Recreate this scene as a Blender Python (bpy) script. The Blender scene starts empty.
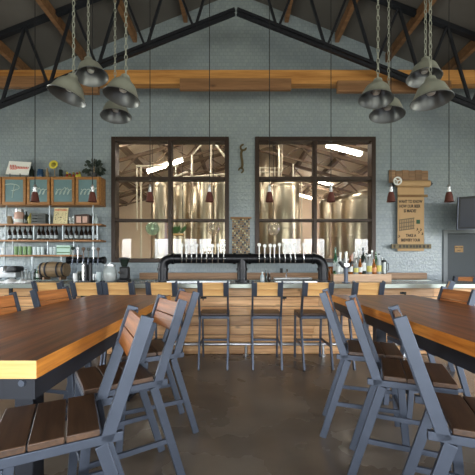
import bpy, bmesh, math, random
from mathutils import Vector, Matrix, Euler
random.seed(7)
S = bpy.context.scene
COL = S.collection
F = 317.0; VX = 236.0; VY = 263.0; EYE = 1.38
PI = math.pi
def P(x, y, Y):            # the point at depth Y metres seen at photo position x, y
    return Vector(((x - VX) * Y / F, Y, EYE - (y - VY) * Y / F))
def R(d): return math.radians(d)

# ------------------------------------------------------------------ materials
def srgb(r, g, b):
    f = lambda c: (c/255/12.92) if c/255 <= .04045 else ((c/255+.055)/1.055)**2.4
    return (f(r), f(g), f(b), 1)
def new_mat(name):
    m = bpy.data.materials.new(name); m.use_nodes = True
    nt = m.node_tree
    return m, nt, nt.nodes['Principled BSDF']
def plain(name, col, rough=.5, metal=0, noise=.12, scale=20, bump=0, spec=None):
    m, nt, b = new_mat(name)
    n = nt.nodes.new('ShaderNodeTexNoise'); n.inputs['Scale'].default_value = scale; n.inputs['Detail'].default_value = 3
    tc = nt.nodes.new('ShaderNodeTexCoord'); nt.links.new(tc.outputs['Object'], n.inputs['Vector'])
    mx = nt.nodes.new('ShaderNodeMix'); mx.data_type = 'RGBA'
    mx.inputs[6].default_value = tuple(c*(1-noise) for c in col[:3])+(1,)
    mx.inputs[7].default_value = tuple(min(1, c*(1+noise)) for c in col[:3])+(1,)
    nt.links.new(n.outputs['Fac'], mx.inputs[0]); nt.links.new(mx.outputs[2], b.inputs['Base Color'])
    b.inputs['Roughness'].default_value = rough; b.inputs['Metallic'].default_value = metal
    if spec is not None: b.inputs['Specular IOR Level'].default_value = spec
    if bump:
        bp = nt.nodes.new('ShaderNodeBump'); bp.inputs['Strength'].default_value = bump
        nt.links.new(n.outputs['Fac'], bp.inputs['Height']); nt.links.new(bp.outputs[0], b.inputs['Normal'])
    return m
def wood(name, dark, light, axis=0, rough=.45, scale=1.0, island=.35, coat=0, knots=True):
    m, nt, b = new_mat(name)
    N = nt.nodes.new; L = nt.links.new
    tc = N('ShaderNodeTexCoord'); mp = N('ShaderNodeMapping')
    sc = [26*scale]*3; sc[axis] = 1.6*scale
    mp.inputs['Scale'].default_value = sc
    geo = N('ShaderNodeNewGeometry')
    off = N('ShaderNodeVectorMath'); off.operation = 'SCALE'
    cmb = N('ShaderNodeCombineXYZ')
    for k in range(3): L(geo.outputs['Random Per Island'], cmb.inputs[k])
    L(cmb.outputs[0], off.inputs[0]); off.inputs['Scale'].default_value = 7.3
    ad = N('ShaderNodeVectorMath'); ad.operation = 'ADD'
    L(tc.outputs['Object'], ad.inputs[0]); L(off.outputs[0], ad.inputs[1])
    L(ad.outputs[0], mp.inputs['Vector'])
    n1 = N('ShaderNodeTexNoise'); n1.inputs['Scale'].default_value = 1; n1.inputs['Detail'].default_value = 6; n1.inputs['Roughness'].default_value = .65
    L(mp.outputs[0], n1.inputs['Vector'])
    cr = N('ShaderNodeValToRGB')
    cr.color_ramp.elements[0].position = .3; cr.color_ramp.elements[0].color = dark
    cr.color_ramp.elements[1].position = .68; cr.color_ramp.elements[1].color = light
    L(n1.outputs['Fac'], cr.inputs[0])
    hs = N('ShaderNodeHueSaturation')
    mr = N('ShaderNodeMapRange'); mr.inputs['To Min'].default_value = 1-island; mr.inputs['To Max'].default_value = 1+island
    L(geo.outputs['Random Per Island'], mr.inputs['Value']); L(mr.outputs[0], hs.inputs['Value'])
    L(cr.outputs[0], hs.inputs['Color'])
    out = hs.outputs[0]
    if knots:
        v = N('ShaderNodeTexVoronoi'); v.inputs['Scale'].default_value = 3.1*scale
        m2 = N('ShaderNodeMapping'); s2 = [1.7]*3; s2[axis] = .8; m2.inputs['Scale'].default_value = s2
        L(ad.outputs[0], m2.inputs['Vector']); L(m2.outputs[0], v.inputs['Vector'])
        k = N('ShaderNodeMapRange'); k.inputs['From Min'].default_value = .03; k.inputs['From Max'].default_value = .12
        k.inputs['To Min'].default_value = .65; k.inputs['To Max'].default_value = 0
        L(v.outputs['Distance'], k.inputs['Value'])
        mx = N('ShaderNodeMix'); mx.data_type = 'RGBA'; L(k.outputs[0], mx.inputs[0]); L(out, mx.inputs[6])
        mx.inputs[7].default_value = tuple(c*.35 for c in dark[:3])+(1,)
        out = mx.outputs[2]
    L(out, b.inputs['Base Color'])
    b.inputs['Roughness'].default_value = rough
    b.inputs['Coat Weight'].default_value = coat; b.inputs['Coat Roughness'].default_value = .12
    bp = N('ShaderNodeBump'); bp.inputs['Strength'].default_value = .08
    L(n1.outputs['Fac'], bp.inputs['Height']); L(bp.outputs[0], b.inputs['Normal'])
    return m
def emit(name, col, strength):
    m, nt, b = new_mat(name)
    b.inputs['Base Color'].default_value = col
    b.inputs['Emission Color'].default_value = col; b.inputs['Emission Strength'].default_value = strength
    return m
def pane_glass(name, tint=(1, 1, 1, 1), ior=1.5, rough=0.0, boost=1.0, body=0):
    m, nt, b = new_mat(name); nt.nodes.remove(b)
    N = nt.nodes.new; L = nt.links.new
    lw = N('ShaderNodeLayerWeight'); pw = N('ShaderNodeMath'); pw.operation = 'POWER'; L(lw.outputs['Facing'], pw.inputs[0]); pw.inputs[1].default_value = 3.5
    fr = N('ShaderNodeMapRange'); fr.inputs['To Min'].default_value = ((ior-1)/(ior+1))**2*boost; fr.inputs['To Max'].default_value = .8
    L(pw.outputs[0], fr.inputs['Value'])
    t = N('ShaderNodeBsdfTransparent'); t.inputs['Color'].default_value = tint
    g = N('ShaderNodeBsdfGlossy'); g.inputs['Roughness'].default_value = rough
    mx = N('ShaderNodeMixShader'); L(fr.outputs[0], mx.inputs[0]); L(t.outputs[0], mx.inputs[1]); L(g.outputs[0], mx.inputs[2])
    out = mx.outputs[0]
    if body:
        df = N('ShaderNodeBsdfDiffuse'); df.inputs['Color'].default_value = (.85, .88, .86, 1); m2 = N('ShaderNodeMixShader'); m2.inputs[0].default_value = body
        L(out, m2.inputs[1]); L(df.outputs[0], m2.inputs[2]); out = m2.outputs[0]
    L(out, nt.nodes['Material Output'].inputs['Surface'])
    return m
def glass(name, col, rough=.03, alpha=.6):
    m, nt, b = new_mat(name)
    b.inputs['Base Color'].default_value = col; b.inputs['Roughness'].default_value = rough
    b.inputs['Transmission Weight'].default_value = alpha; b.inputs['IOR'].default_value = 1.45
    return m

M = {}
M['steel'] = plain('gunmetal steel', srgb(78, 84, 96), .42, .6, .15, 14)
M['steel_dark'] = plain('dark steel', srgb(48, 50, 56), .45, .6, .2, 10)
M['pipe'] = plain('black iron pipe', srgb(30, 30, 33), .32, .55, .2, 12)
M['chrome'] = plain('chrome', srgb(225, 226, 228), .14, 1, .03, 8)
M['galv'] = plain('galvanised pipe', srgb(150, 158, 162), .42, .6, .1, 30)
M['pine'] = wood('pine planks', srgb(190, 136, 78), srgb(240, 196, 132), 0, .42, 1, .15)
M['pine_shaded'] = wood('pine planks with painted shade', srgb(124, 70, 32), srgb(190, 122, 64), 0, .42, 1, .15)  # same pine as the bar stools, with their dimmer light put into the colour
M['bar_pine'] = wood('reclaimed pine cladding', srgb(164, 110, 64), srgb(236, 190, 136), 0, .38, .8, .28, .1)
M['seat'] = wood('dark seat planks', srgb(58, 42, 32), srgb(96, 70, 50), 0, .4, 1, .2)
M['top'] = wood('dark varnished table planks', srgb(92, 46, 20), srgb(178, 104, 52), 1, .3, .8, .2, .0)
M['top'].node_tree.nodes['Principled BSDF'].inputs['Specular IOR Level'].default_value = .32
M['honey'] = wood('honey table edge', srgb(168, 98, 34), srgb(222, 148, 62), 1, .4, 1.6, .05, .2, False)
M['endgrain'] = wood('pale end grain', srgb(214, 168, 92), srgb(240, 204, 130), 0, .45, 1.4, .05, .2, False)
M['oak'] = wood('oak cabinet', srgb(122, 80, 38), srgb(172, 122, 68), 0, .45, 1, .12, 0, False)
M['shelf'] = wood('shelf board', srgb(112, 76, 46), srgb(160, 114, 72), 0, .5, 1, .15)
M['beam'] = wood('timber beam', srgb(150, 98, 46), srgb(200, 146, 82), 0, .55, .6, .2)
M['beam_brown'] = wood('brown timber', srgb(110, 76, 48), srgb(150, 110, 74), 0, .6, .6, .2)
M['ledge'] = wood('ledge timber', srgb(112, 84, 60), srgb(158, 122, 88), 0, .5, .8, .2)
M['box_wood'] = wood('pale crate wood', srgb(168, 134, 104), srgb(206, 172, 140), 0, .5, 1, .1)
M['barrel'] = wood('barrel staves', srgb(104, 84, 60), srgb(158, 132, 96), 0, .5, 1.5, .25, 0, False)
M['frame'] = plain('dark bronze frame', srgb(58, 45, 38), .45, .3, .15, 6)
M['counter'] = plain('patinated zinc worktop', srgb(138, 146, 140), .22, .55, .25, 5)
M['counter_edge'] = plain('zinc worktop edge', srgb(160, 166, 158), .3, .5, .3, 3)
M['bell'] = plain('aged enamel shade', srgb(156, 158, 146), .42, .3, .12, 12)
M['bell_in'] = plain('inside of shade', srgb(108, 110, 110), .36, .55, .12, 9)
M['rust'] = plain('rusty red shade', srgb(94, 50, 40), .6, .2, .35, 60)
M['black'] = plain('matt black', srgb(24, 24, 26), .5)
M['rubber'] = plain('black cord', srgb(30, 30, 32), .7)
M['white'] = plain('white enamel', srgb(236, 236, 232), .35, 0, .03)
M['paper'] = plain('kraft paper', srgb(186, 152, 110), .75, 0, .08, 8)
M['ink'] = plain('black ink', srgb(34, 28, 24), .7)
M['ink_grey'] = plain('grey sketch ink', srgb(120, 108, 88), .8)
M['ink_green'] = plain('green ink', srgb(52, 84, 62), .8)
M['ink_brown'] = plain('brown print', srgb(110, 66, 34), .7)
M['red_ink'] = plain('red print', srgb(214, 92, 72), .6)
M['old_steel'] = plain('old bronze steel', srgb(96, 84, 58), .5, .5, .3, 30)
M['wicker'] = plain('woven wicker', srgb(160, 128, 84), .7, 0, .45, 70)
M['leaf'] = plain('dark leaf', srgb(44, 54, 46), .45, 0, .3, 20)
M['leaf_green'] = plain('green leaf', srgb(70, 110, 60), .5, 0, .3, 20)
M['pot'] = plain('dark pot', srgb(40, 40, 42), .5)
M['tan'] = plain('tan stoneware', srgb(150, 128, 98), .6, 0, .2, 30)
M['cream'] = plain('cream card', srgb(214, 202, 158), .7, 0, .06, 30)
M['yellow'] = plain('yellow glaze', srgb(212, 196, 72), .4, 0, .1, 20)
M['olive'] = plain('olive glaze', srgb(140, 128, 50), .45, 0, .2, 20)
M['red'] = plain('red glaze', srgb(140, 52, 40), .45)
M['blue'] = plain('blue glaze', srgb(38, 66, 96), .25)
M['brownglass'] = plain('brown bottle glass', srgb(34, 24, 18), .1, 0, .1, 8)
M['labelwhite'] = plain('paper label', srgb(206, 210, 206), .6, 0, .05)
M['labelgrey'] = plain('greyish label', srgb(168, 176, 178), .6, 0, .05)
M['green_can'] = plain('green printed glass', srgb(104, 142, 80), .3, 0, .1)
M['pale_can'] = plain('pale printed glass', srgb(186, 200, 202), .25, 0, .08)
M['mint'] = plain('mint carton', srgb(176, 204, 190), .6, 0, .06)
M['carton_dark'] = plain('charcoal crate', srgb(70, 74, 72), .6)
M['brown_box'] = plain('dark brown box', srgb(62, 42, 34), .5)
M['pinkish'] = plain('pale print', srgb(196, 160, 146), .6)
M['silver'] = plain('brushed steel', srgb(196, 198, 200), .3, .9, .06, 20)
M['amber'] = glass('amber spirit', srgb(196, 120, 52), .05, .6)
M['clear'] = pane_glass('clear thin glass', (.84, .88, .88, 1), 1.7, .05, 1, .3)
M['greenglass'] = glass('green glass', srgb(96, 150, 110), .05, .7)
M['darkglass'] = plain('dark bottle', srgb(36, 44, 38), .12)
M['yellowlabel'] = plain('yellow label', srgb(206, 196, 104), .6)
M['orangelabel'] = plain('orange label', srgb(206, 140, 92), .6)
M['globe_green'] = pane_glass('globe green thin glass', (.8, .95, .84, 1), 1.6, .02, 2.5, .12)
M['globe_clear'] = pane_glass('globe clear thin glass', (.97, .93, .86, 1), 1.6, .02, 2.5, .12)
M['cloth'] = plain('white towel', srgb(226, 226, 224), .85, 0, .05, 20)
M['tv'] = plain('tv bezel', srgb(20, 21, 25), .4, spec=.25)
M['screen'] = plain('dark screen', srgb(40, 44, 56), .3, 0, .1, 4, spec=.2)
M['door'] = plain('grey door paint', srgb(72, 77, 80), .5, 0, .05, 5, spec=.25)
M['doorframe'] = plain('grey door frame', srgb(108, 114, 117), .45, 0, .06, 8)
M['brass'] = plain('dull brass plate', srgb(124, 96, 58), .45, .4)
M['pane'] = pane_glass('window glass', (.98, .98, .96, 1), 1.5, 0, .6)
M['daypane'] = pane_glass('clear window glass', (1, 1, 1, 1), 1.05)
M['tank'] = plain('brewery stainless', srgb(192, 180, 160), .3, 1, .05, 3)
M['tan_wall'] = plain('tan brewery wall', srgb(212, 190, 164), .8, 0, .06, 2)
M['tin_roof'] = plain('brewery roof lining', srgb(204, 190, 170), .7, 0, .1, 3)
M['purlin'] = plain('brown purlin', srgb(104, 84, 66), .6)
M['white_pipe'] = plain('pale pipe', srgb(214, 204, 184), .35, .3)
M['tube'] = emit('fluorescent tube', (1, .93, .83, 1), 30)
M['violet'] = emit('added violet glow', (.36, .26, 1, 1), 4)  # glow added for a violet sheen on the tanks
M['soil_floor'] = plain('brewery floor', srgb(168, 158, 142), .5, 0, .15, 2)
M['roofdeck'] = plain('roof decking', srgb(96, 92, 88), .8, 0, .1, 3)
M['bulb'] = plain('frosted bulb', srgb(240, 238, 228), .3, 0, .02)

def floor_mat():
    m, nt, b = new_mat('polished concrete'); N = nt.nodes.new; L = nt.links.new
    tc = N('ShaderNodeTexCoord'); n = N('ShaderNodeTexNoise'); n.inputs['Scale'].default_value = .9; n.inputs['Detail'].default_value = 5; n.inputs['Roughness'].default_value = .5
    L(tc.outputs['Object'], n.inputs['Vector'])
    cr = N('ShaderNodeValToRGB'); cr.color_ramp.elements[0].position = .35; cr.color_ramp.elements[0].color = srgb(82, 71, 60)
    cr.color_ramp.elements[1].position = .66; cr.color_ramp.elements[1].color = srgb(116, 104, 90)
    L(n.outputs['Fac'], cr.inputs[0]); L(cr.outputs[0], b.inputs['Base Color'])
    r = N('ShaderNodeMapRange'); r.inputs['To Min'].default_value = .14; r.inputs['To Max'].default_value = .42
    L(n.outputs['Fac'], r.inputs['Value']); L(r.outputs[0], b.inputs['Roughness'])
    return m
def tile_mat():
    m, nt, b = new_mat('blue green glazed wall'); N = nt.nodes.new; L = nt.links.new
    tc = N('ShaderNodeTexCoord'); mp = N('ShaderNodeMapping'); mp.inputs['Rotation'].default_value = (R(90), 0, 0)
    L(tc.outputs['Object'], mp.inputs['Vector'])
    br = N('ShaderNodeTexBrick'); br.offset = .5; br.inputs['Scale'].default_value = 1
    br.inputs['Brick Width'].default_value = .085; br.inputs['Row Height'].default_value = .075; br.inputs['Mortar Size'].default_value = .006
    br.inputs['Color1'].default_value = srgb(145, 155, 160); br.inputs['Color2'].default_value = srgb(153, 163, 165)
    br.inputs['Mortar'].default_value = srgb(139, 149, 154)
    L(mp.outputs[0], br.inputs['Vector'])
    n = N('ShaderNodeTexNoise'); n.inputs['Scale'].default_value = .7; n.inputs['Detail'].default_value = 5
    L(tc.outputs['Object'], n.inputs['Vector'])
    mx = N('ShaderNodeMix'); mx.data_type = 'RGBA'; mx.blend_type = 'MULTIPLY'; mx.inputs[0].default_value = .5
    cr = N('ShaderNodeValToRGB'); cr.color_ramp.elements[0].position = .35; cr.color_ramp.elements[0].color = (.74, .78, .86, 1)
    cr.color_ramp.elements[1].position = .65; cr.color_ramp.elements[1].color = (1, 1, .96, 1)
    L(n.outputs['Fac'], cr.inputs[0]); L(br.outputs['Color'], mx.inputs[6]); L(cr.outputs[0], mx.inputs[7])
    L(mx.outputs[2], b.inputs['Base Color'])
    b.inputs['Roughness'].default_value = .24
    n2 = N('ShaderNodeTexNoise'); n2.inputs['Scale'].default_value = 26; n2.inputs['Detail'].default_value = 2
    L(tc.outputs['Object'], n2.inputs['Vector'])
    bp = N('ShaderNodeBump'); bp.inputs['Strength'].default_value = .35; bp.inputs['Distance'].default_value = .03
    L(n2.outputs['Fac'], bp.inputs['Height']); L(bp.outputs[0], b.inputs['Normal'])
    return m
M['floor'] = floor_mat(); M['wall'] = tile_mat()
M['plaster'] = plain('grey plaster', srgb(150, 160, 160), .8, 0, .06, 2)

# ------------------------------------------------------------------ mesh builder
class MB:
    def __init__(s): s.bm = bmesh.new(); s.mi = 0
    def _f(s, vs):
        try:
            f = s.bm.faces.new(vs); f.material_index = s.mi; f.smooth = True; return f
        except ValueError: return None
    def box(s, a, b):
        x0, x1 = sorted((a[0], b[0])); y0, y1 = sorted((a[1], b[1])); z0, z1 = sorted((a[2], b[2]))
        v = [s.bm.verts.new(p) for p in ((x0,y0,z0),(x1,y0,z0),(x1,y1,z0),(x0,y1,z0),(x0,y0,z1),(x1,y0,z1),(x1,y1,z1),(x0,y1,z1))]
        fs = [s._f([v[i] for i in q]) for q in ((3,2,1,0),(4,5,6,7),(0,1,5,4),(1,2,6,5),(2,3,7,6),(3,0,4,7))]
        return s, fs
    def bar(s, p0, p1, w, d, side=(1, 0, 0)):
        p0 = Vector(p0); p1 = Vector(p1); t = (p1-p0).normalized(); u = Vector(side)
        u = (u - t*u.dot(t)).normalized(); n = t.cross(u)
        v = []
        for p in (p0, p1):
            for a, c in ((-1,-1),(1,-1),(1,1),(-1,1)): v.append(s.bm.verts.new(p + u*a*w/2 + n*c*d/2))
        for q in ((3,2,1,0),(4,5,6,7),(0,1,5,4),(1,2,6,5),(2,3,7,6),(3,0,4,7)): s._f([v[i] for i in q])
        return s
    def tube(s, pts, r, seg=10, cap=True):
        pts = [Vector(p) for p in pts]; rings = []; up = None
        rs = r if isinstance(r, (list, tuple)) else [r]*len(pts)
        for i, p in enumerate(pts):
            t = (pts[min(i+1, len(pts)-1)] - pts[max(i-1, 0)]).normalized()
            if up is None: up = Vector((0,0,1)) if abs(t.z) < .9 else Vector((1,0,0))
            u = up - t*up.dot(t)
            if u.length < 1e-5: u = t.orthogonal()
            u.normalize(); up = u; w = t.cross(u)
            rings.append([s.bm.verts.new(p + (u*math.cos(2*PI*k/seg) + w*math.sin(2*PI*k/seg))*rs[i]) for k in range(seg)])
        for a, b in zip(rings, rings[1:]):
            for k in range(seg): s._f([a[k], a[(k+1)%seg], b[(k+1)%seg], b[k]])
        if cap: s._f(rings[0][::-1]); s._f(rings[-1])
        return s
    def lathe(s, prof, c=(0,0,0), seg=20, mat=None):
        mat = (Matrix.Translation(Vector(c)) @ (mat.to_4x4() if mat else Matrix()))
        rings = []
        for r, z in prof:
            if r < 1e-6: rings.append([s.bm.verts.new(mat @ Vector((0,0,z)))])
            else: rings.append([s.bm.verts.new(mat @ Vector((r*math.cos(2*PI*k/seg), r*math.sin(2*PI*k/seg), z))) for k in range(seg)])
        for a, b in zip(rings, rings[1:]):
            for k in range(seg):
                if len(a) == 1 and len(b) == 1: continue
                if len(a) == 1: s._f([a[0], b[(k+1)%seg], b[k]])
                elif len(b) == 1: s._f([a[k], a[(k+1)%seg], b[0]])
                else: s._f([a[k], a[(k+1)%seg], b[(k+1)%seg], b[k]])
        return s
    def prism(s, outline, dvec):
        d = Vector(dvec); a = [s.bm.verts.new(Vector(p)) for p in outline]; b = [s.bm.verts.new(Vector(p)+d) for p in outline]
        s._f(a[::-1]); s._f(b)
        n = len(a)
        for k in range(n): s._f([a[k], a[(k+1)%n], b[(k+1)%n], b[k]])
        return s
    def build(s, name, mats, parent=None, origin=(0,0,0), bevel=0, merge=False):
        bmesh.ops.recalc_face_normals(s.bm, faces=s.bm.faces[:])
        o3 = Vector(root_loc.get(parent.name, (0,0,0))) if parent else Vector(origin)
        bmesh.ops.translate(s.bm, verts=s.bm.verts[:], vec=-o3)
        me = bpy.data.meshes.new(name); s.bm.to_mesh(me); s.bm.free()
        me.set_sharp_from_angle(angle=R(38))
        for m in (mats if isinstance(mats, (list, tuple)) else [mats]): me.materials.append(m)
        o = bpy.data.objects.new(name, me); COL.objects.link(o)
        if parent: o.parent = parent; root_loc[o.name] = root_loc.get(parent.name, (0,0,0))
        else: o.location = o3; root_loc[o.name] = tuple(o3)
        if bevel:
            b = o.modifiers.new('bevel', 'BEVEL'); b.width = bevel; b.segments = 2; b.limit_method = 'ANGLE'
        return o
root_loc = {}
def tag(o, label, cat, group=None, kind=None):
    o['label'] = label; o['category'] = cat
    if group: o['group'] = group
    if kind: o['kind'] = kind
    return o
def thing(name, label, cat, loc=(0,0,0), group=None):
    o = bpy.data.objects.new(name, None); COL.objects.link(o); o.location = loc; o.empty_display_size = .1
    root_loc[o.name] = tuple(loc)
    return tag(o, label, cat, group)
def struct(o): o['kind'] = 'structure'; return o
def dup(o, loc=None, rz=None, label=None, group=None, parent=None):
    c = o.copy(); COL.objects.link(c)
    if parent: c.parent = parent
    for ch in list(o.children): dup(ch, parent=c)
    if loc is not None: c.location = loc
    if rz is not None: c.rotation_euler = (0, 0, rz)
    if label: c['label'] = label
    if group: c['group'] = group
    return c
def text(s, size, mat, name, parent, c, rot=(R(90), 0, 0), bold=0, sx=1.0):
    cu = bpy.data.curves.new(name, 'FONT'); cu.body = s; cu.size = size; cu.align_x = 'CENTER'; cu.align_y = 'CENTER'
    cu.extrude = .0008; cu.offset = bold; cu.resolution_u = 3
    t = bpy.data.objects.new('tmp', cu); COL.objects.link(t)
    bpy.context.view_layer.update()
    me = bpy.data.meshes.new_from_object(t.evaluated_get(bpy.context.evaluated_depsgraph_get()))
    bpy.data.objects.remove(t); bpy.data.curves.remove(cu)
    me.materials.clear(); me.materials.append(mat)
    o3 = Vector(root_loc.get(parent.name, (0,0,0)))
    me.transform(Matrix.Translation(Vector(c) - o3) @ Euler(rot).to_matrix().to_4x4() @ Matrix.Scale(sx, 4, (1,0,0)))
    o = bpy.data.objects.new(name, me); COL.objects.link(o); o.parent = parent
    return o

# ------------------------------------------------------------------ the room
RX = 7.6; RY0 = -4.0; WY = 6.6; WT = .2
def roofz(x): return 7.0 - .395*abs(x)
struct(MB().box((-RX-.2, RY0-.2, -.1), (RX+.2, WY+WT, 0))[0].build('floor', M['floor']))
def holes(u0, u1, z0, z1, ops, put, topf=None):
    """wall between u0..u1 and z0..z1 with rectangular openings (ua, ub, za, zb)"""
    us = sorted({u0, u1, *[o[0] for o in ops], *[o[1] for o in ops]})
    for a, b in zip(us, us[1:]):
        m = (a+b)/2
        cuts = sorted([(o[2], o[3]) for o in ops if o[0] < m < o[1]])
        z = z0
        for c0, c1 in cuts:
            if c0 > z + 1e-4: put(a, b, z, c0)
            z = c1
        if z1 > z + 1e-4: put(a, b, z, z1)
WIN = []
for x0, x1 in ((112, 229), (255, 375)):
    a = P(x0, 137.5, WY); b = P(x1, 262.5, WY); WIN.append((a.x, b.x, b.z, a.z))
DR = (P(442.5, 230, WY).x, P(442.5, 230, WY).x + 1.05, 0, P(442, 230, WY).z)
w = MB(); holes(-RX, RX, 0, 4.3, WIN + [DR], lambda a, b, c, d: w.box((a, WY, c), (b, WY+WT, d)))
w.prism([(-7.08, WY, 4.3), (7.08, WY, 4.3), (0, WY, 7.1)], (0, WT, 0))
struct(w.build('wall_back', M['wall']))
REAR = [(-6.3,-5.7,.4,2.75), (-4.5,-3.65,.4,2.75), (-3.5,-2.95,.4,2.75), (-2.85,-2.1,.4,2.75), (-2.05,-1.3,.4,2.75), (-.9,-.1,.4,2.75),
        (.2,1.0,.4,2.75), (2.5,3.6,.4,2.75), (3.7,4.9,.4,2.75), (6.45,7.35,.4,2.75)]
SIDE = [(-2.8,-.4,.6,3.2), (.1,2.7,.6,3.2), (3.1,5.6,.6,3.2)]
w = MB(); holes(-RX, RX, 0, 4.3, REAR, lambda a, b, c, d: w.box((a, RY0-.2, c), (b, RY0, d)))
w.prism([(-7.08, RY0-.2, 4.3), (7.08, RY0-.2, 4.3), (0, RY0-.2, 7.1)], (0, .2, 0))
struct(w.build('wall_front', M['plaster']))
for nm, s in (('wall_left', -1), ('wall_right', 1)):
    w = MB(); holes(RY0, WY, 0, 4.1, SIDE[2:] if s < 0 else SIDE[:2], lambda a, b, c, d: w.box((s*RX, a, c), (s*(RX+.2), b, d)))
    struct(w.build(nm, M['plaster']))
w = MB()
for s in (-1, 1):
    w.prism([(0, RY0-.2, 7.0), (s*(RX+.3), RY0-.2, roofz(RX+.3)), (s*(RX+.3), RY0-.2, roofz(RX+.3)+.15), (0, RY0-.2, 7.15)], (0, WY-RY0+.4, 0))
struct(w.build('ceiling', M['roofdeck']))
wn = 3
def daywindow(n, make):
    m = MB(); make(m); return struct(m.build('window_%d' % n, M['frame']))
for (a, b, c, d) in REAR:
    def mk(m):
        for q in ((a, c, b, c+.05), (a, d-.05, b, d), (a, c, a+.04, d), (b-.04, c, b, d), (a, (c+d)/2-.02, b, (c+d)/2+.02)):
            m.box((q[0], RY0-.14, q[1]), (q[2], RY0-.06, q[3]))
    daywindow(wn, mk); wn += 1
for s in (-1, 1):
    for (a, b, c, d) in (SIDE[2:] if s < 0 else SIDE[:2]):
        def mk(m):
            for q in ((a, c, b, c+.06), (a, d-.06, b, d), (a, c, a+.05, d), (b-.05, c, b, d), ((a+b)/2-.025, c, (a+b)/2+.025, d), (a, (c+d)/2-.025, b, (c+d)/2+.025)):
                m.box((s*(RX+.06), q[0], q[1]), (s*(RX+.14), q[2], q[3]))
        daywindow(wn, mk); wn += 1
# interior windows on to the brewery
for i, (a, b, c, d) in enumerate(WIN):
    m = MB(); y0, y1 = WY-.05, WY+WT-.02
    t = .085
    m.box((a, y0, c), (a+t, y1, d)); m.box((b-t, y0, c), (b, y1, d)); m.box((a+t, y0, d-t), (b-t, y1, d)); m.box((a+t, y0, c), (b-t, y1, c+t))
    mid = P((170, 315)[i], 0, WY).x
    m.box((mid-.035, y0+.02, c+t), (mid+.035, y1-.03, d-t))
    for yy, h in ((178.6, .034), (220.3, .026)):
        z = P(0, yy, WY).z
        m.box((a+t, y0+.02, z-h), (mid-.035, y1-.03, z+h)); m.box((mid+.035, y0+.02, z-h), (b-t, y1-.03, z+h))
    o = struct(m.build('window_%d' % (i+1), M['frame'], bevel=.006))
    MB().box((a+t, WY+.045, c+t), (b-t, WY+.05, d-t))[0].build('window_pane', M['pane'], o)
# grey door
a, b, c, d = DR
m = MB()
m.box((a, WY-.03, 0), (a+.09, WY+.1, d)); m.box((b-.09, WY-.03, 0), (b, WY+.1, d)); m.box((a+.09, WY-.03, d-.07), (b-.09, WY+.1, d))
struct(m.build('trim_1', M['doorframe'], bevel=.005))
dm = MB().box((a+.09, WY+.03, 0.01), (b-.09, WY+.08, d-.07))[0].build('door_1', M['door'], bevel=.004); struct(dm)
hm = MB(); hm.tube([(b-.16, WY+.03, 1.0), (b-.16, WY-.03, 1.0), (b-.28, WY-.03, 1.0)], .01)
hm.build('door_handle', M['silver'], dm)
sg = thing('door_sign', 'small brass two line plate on grey door', 'sign', (0,0,0))
c0 = P(454.5, 245.8, WY+.03); c1 = P(463, 252.3, WY+.03)
MB().box((c0.x, WY+.022, c1.z), (c1.x, WY+.03, c0.z))[0].build('plate', M['brass'], sg)
text('EMPLOYEES', .031, M['ink'], 'lettering', sg, ((c0.x+c1.x)/2, WY+.021, c0.z*.72+c1.z*.28), bold=.0008)
text('ONLY', .031, M['ink'], 'lettering', sg, ((c0.x+c1.x)/2, WY+.021, c0.z*.26+c1.z*.74), bold=.0008)

# timber beam along the bar and steel scissor truss
zb = P(0, 86.3, 5.9).z
m = MB(); m.box((-RX, 5.82, zb), (RX, 5.98, zb+.26)); struct(m.build('beam', M['beam'], bevel=.006))
m = MB()
for xa, xb, yb in ((-20, 45, 88.2), (78, 99, 94), (180, 291, 90.4), (337, 450, 92.6)):
    A = P(xa, yb, 5.78); B = P(xb, yb, 5.78); m.box((A.x, 5.74, A.z), (B.x, 5.82, A.z+.2))
struct(m.build('beam_splice', M['beam_brown'], bevel=.005))
def chordz(x): return P(0, 107, 5.5).z + .395*(4.095-abs(x))
m = MB()
for s in (-1, 1):
    for dz, dy in ((0, 0), (.075, 0)):
        m.bar((s*RX, 5.5, chordz(RX)+dz), (s*.02, 5.5, chordz(0)+dz), .05, .05, (0, 1, 0))
    m.bar((s*RX, 5.5, roofz(RX)-.06), (0, 5.5, roofz(0)-.06), .08, .08, (0, 1, 0))
    x = .3; up = True
    while x < RX-.5:
        x2 = x + .42
        p = (s*x, 5.5, roofz(x)-.06 if up else chordz(x)); q = (s*x2, 5.5, chordz(x2) if up else roofz(x2)-.06)
        m.bar(p, q, .04, .04, (0, 1, 0)); x = x2; up = not up
struct(m.build('beam_truss', M['steel_dark']))
m = MB()
for k in range(1, 7):
    for s in (-1, 1):
        x = k*1.05; m.box((s*x-.04, RY0, roofz(x)-.2), (s*x+.04, WY, roofz(x)-.02))
struct(m.build('beam_purlins', M['beam_brown']))

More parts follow.
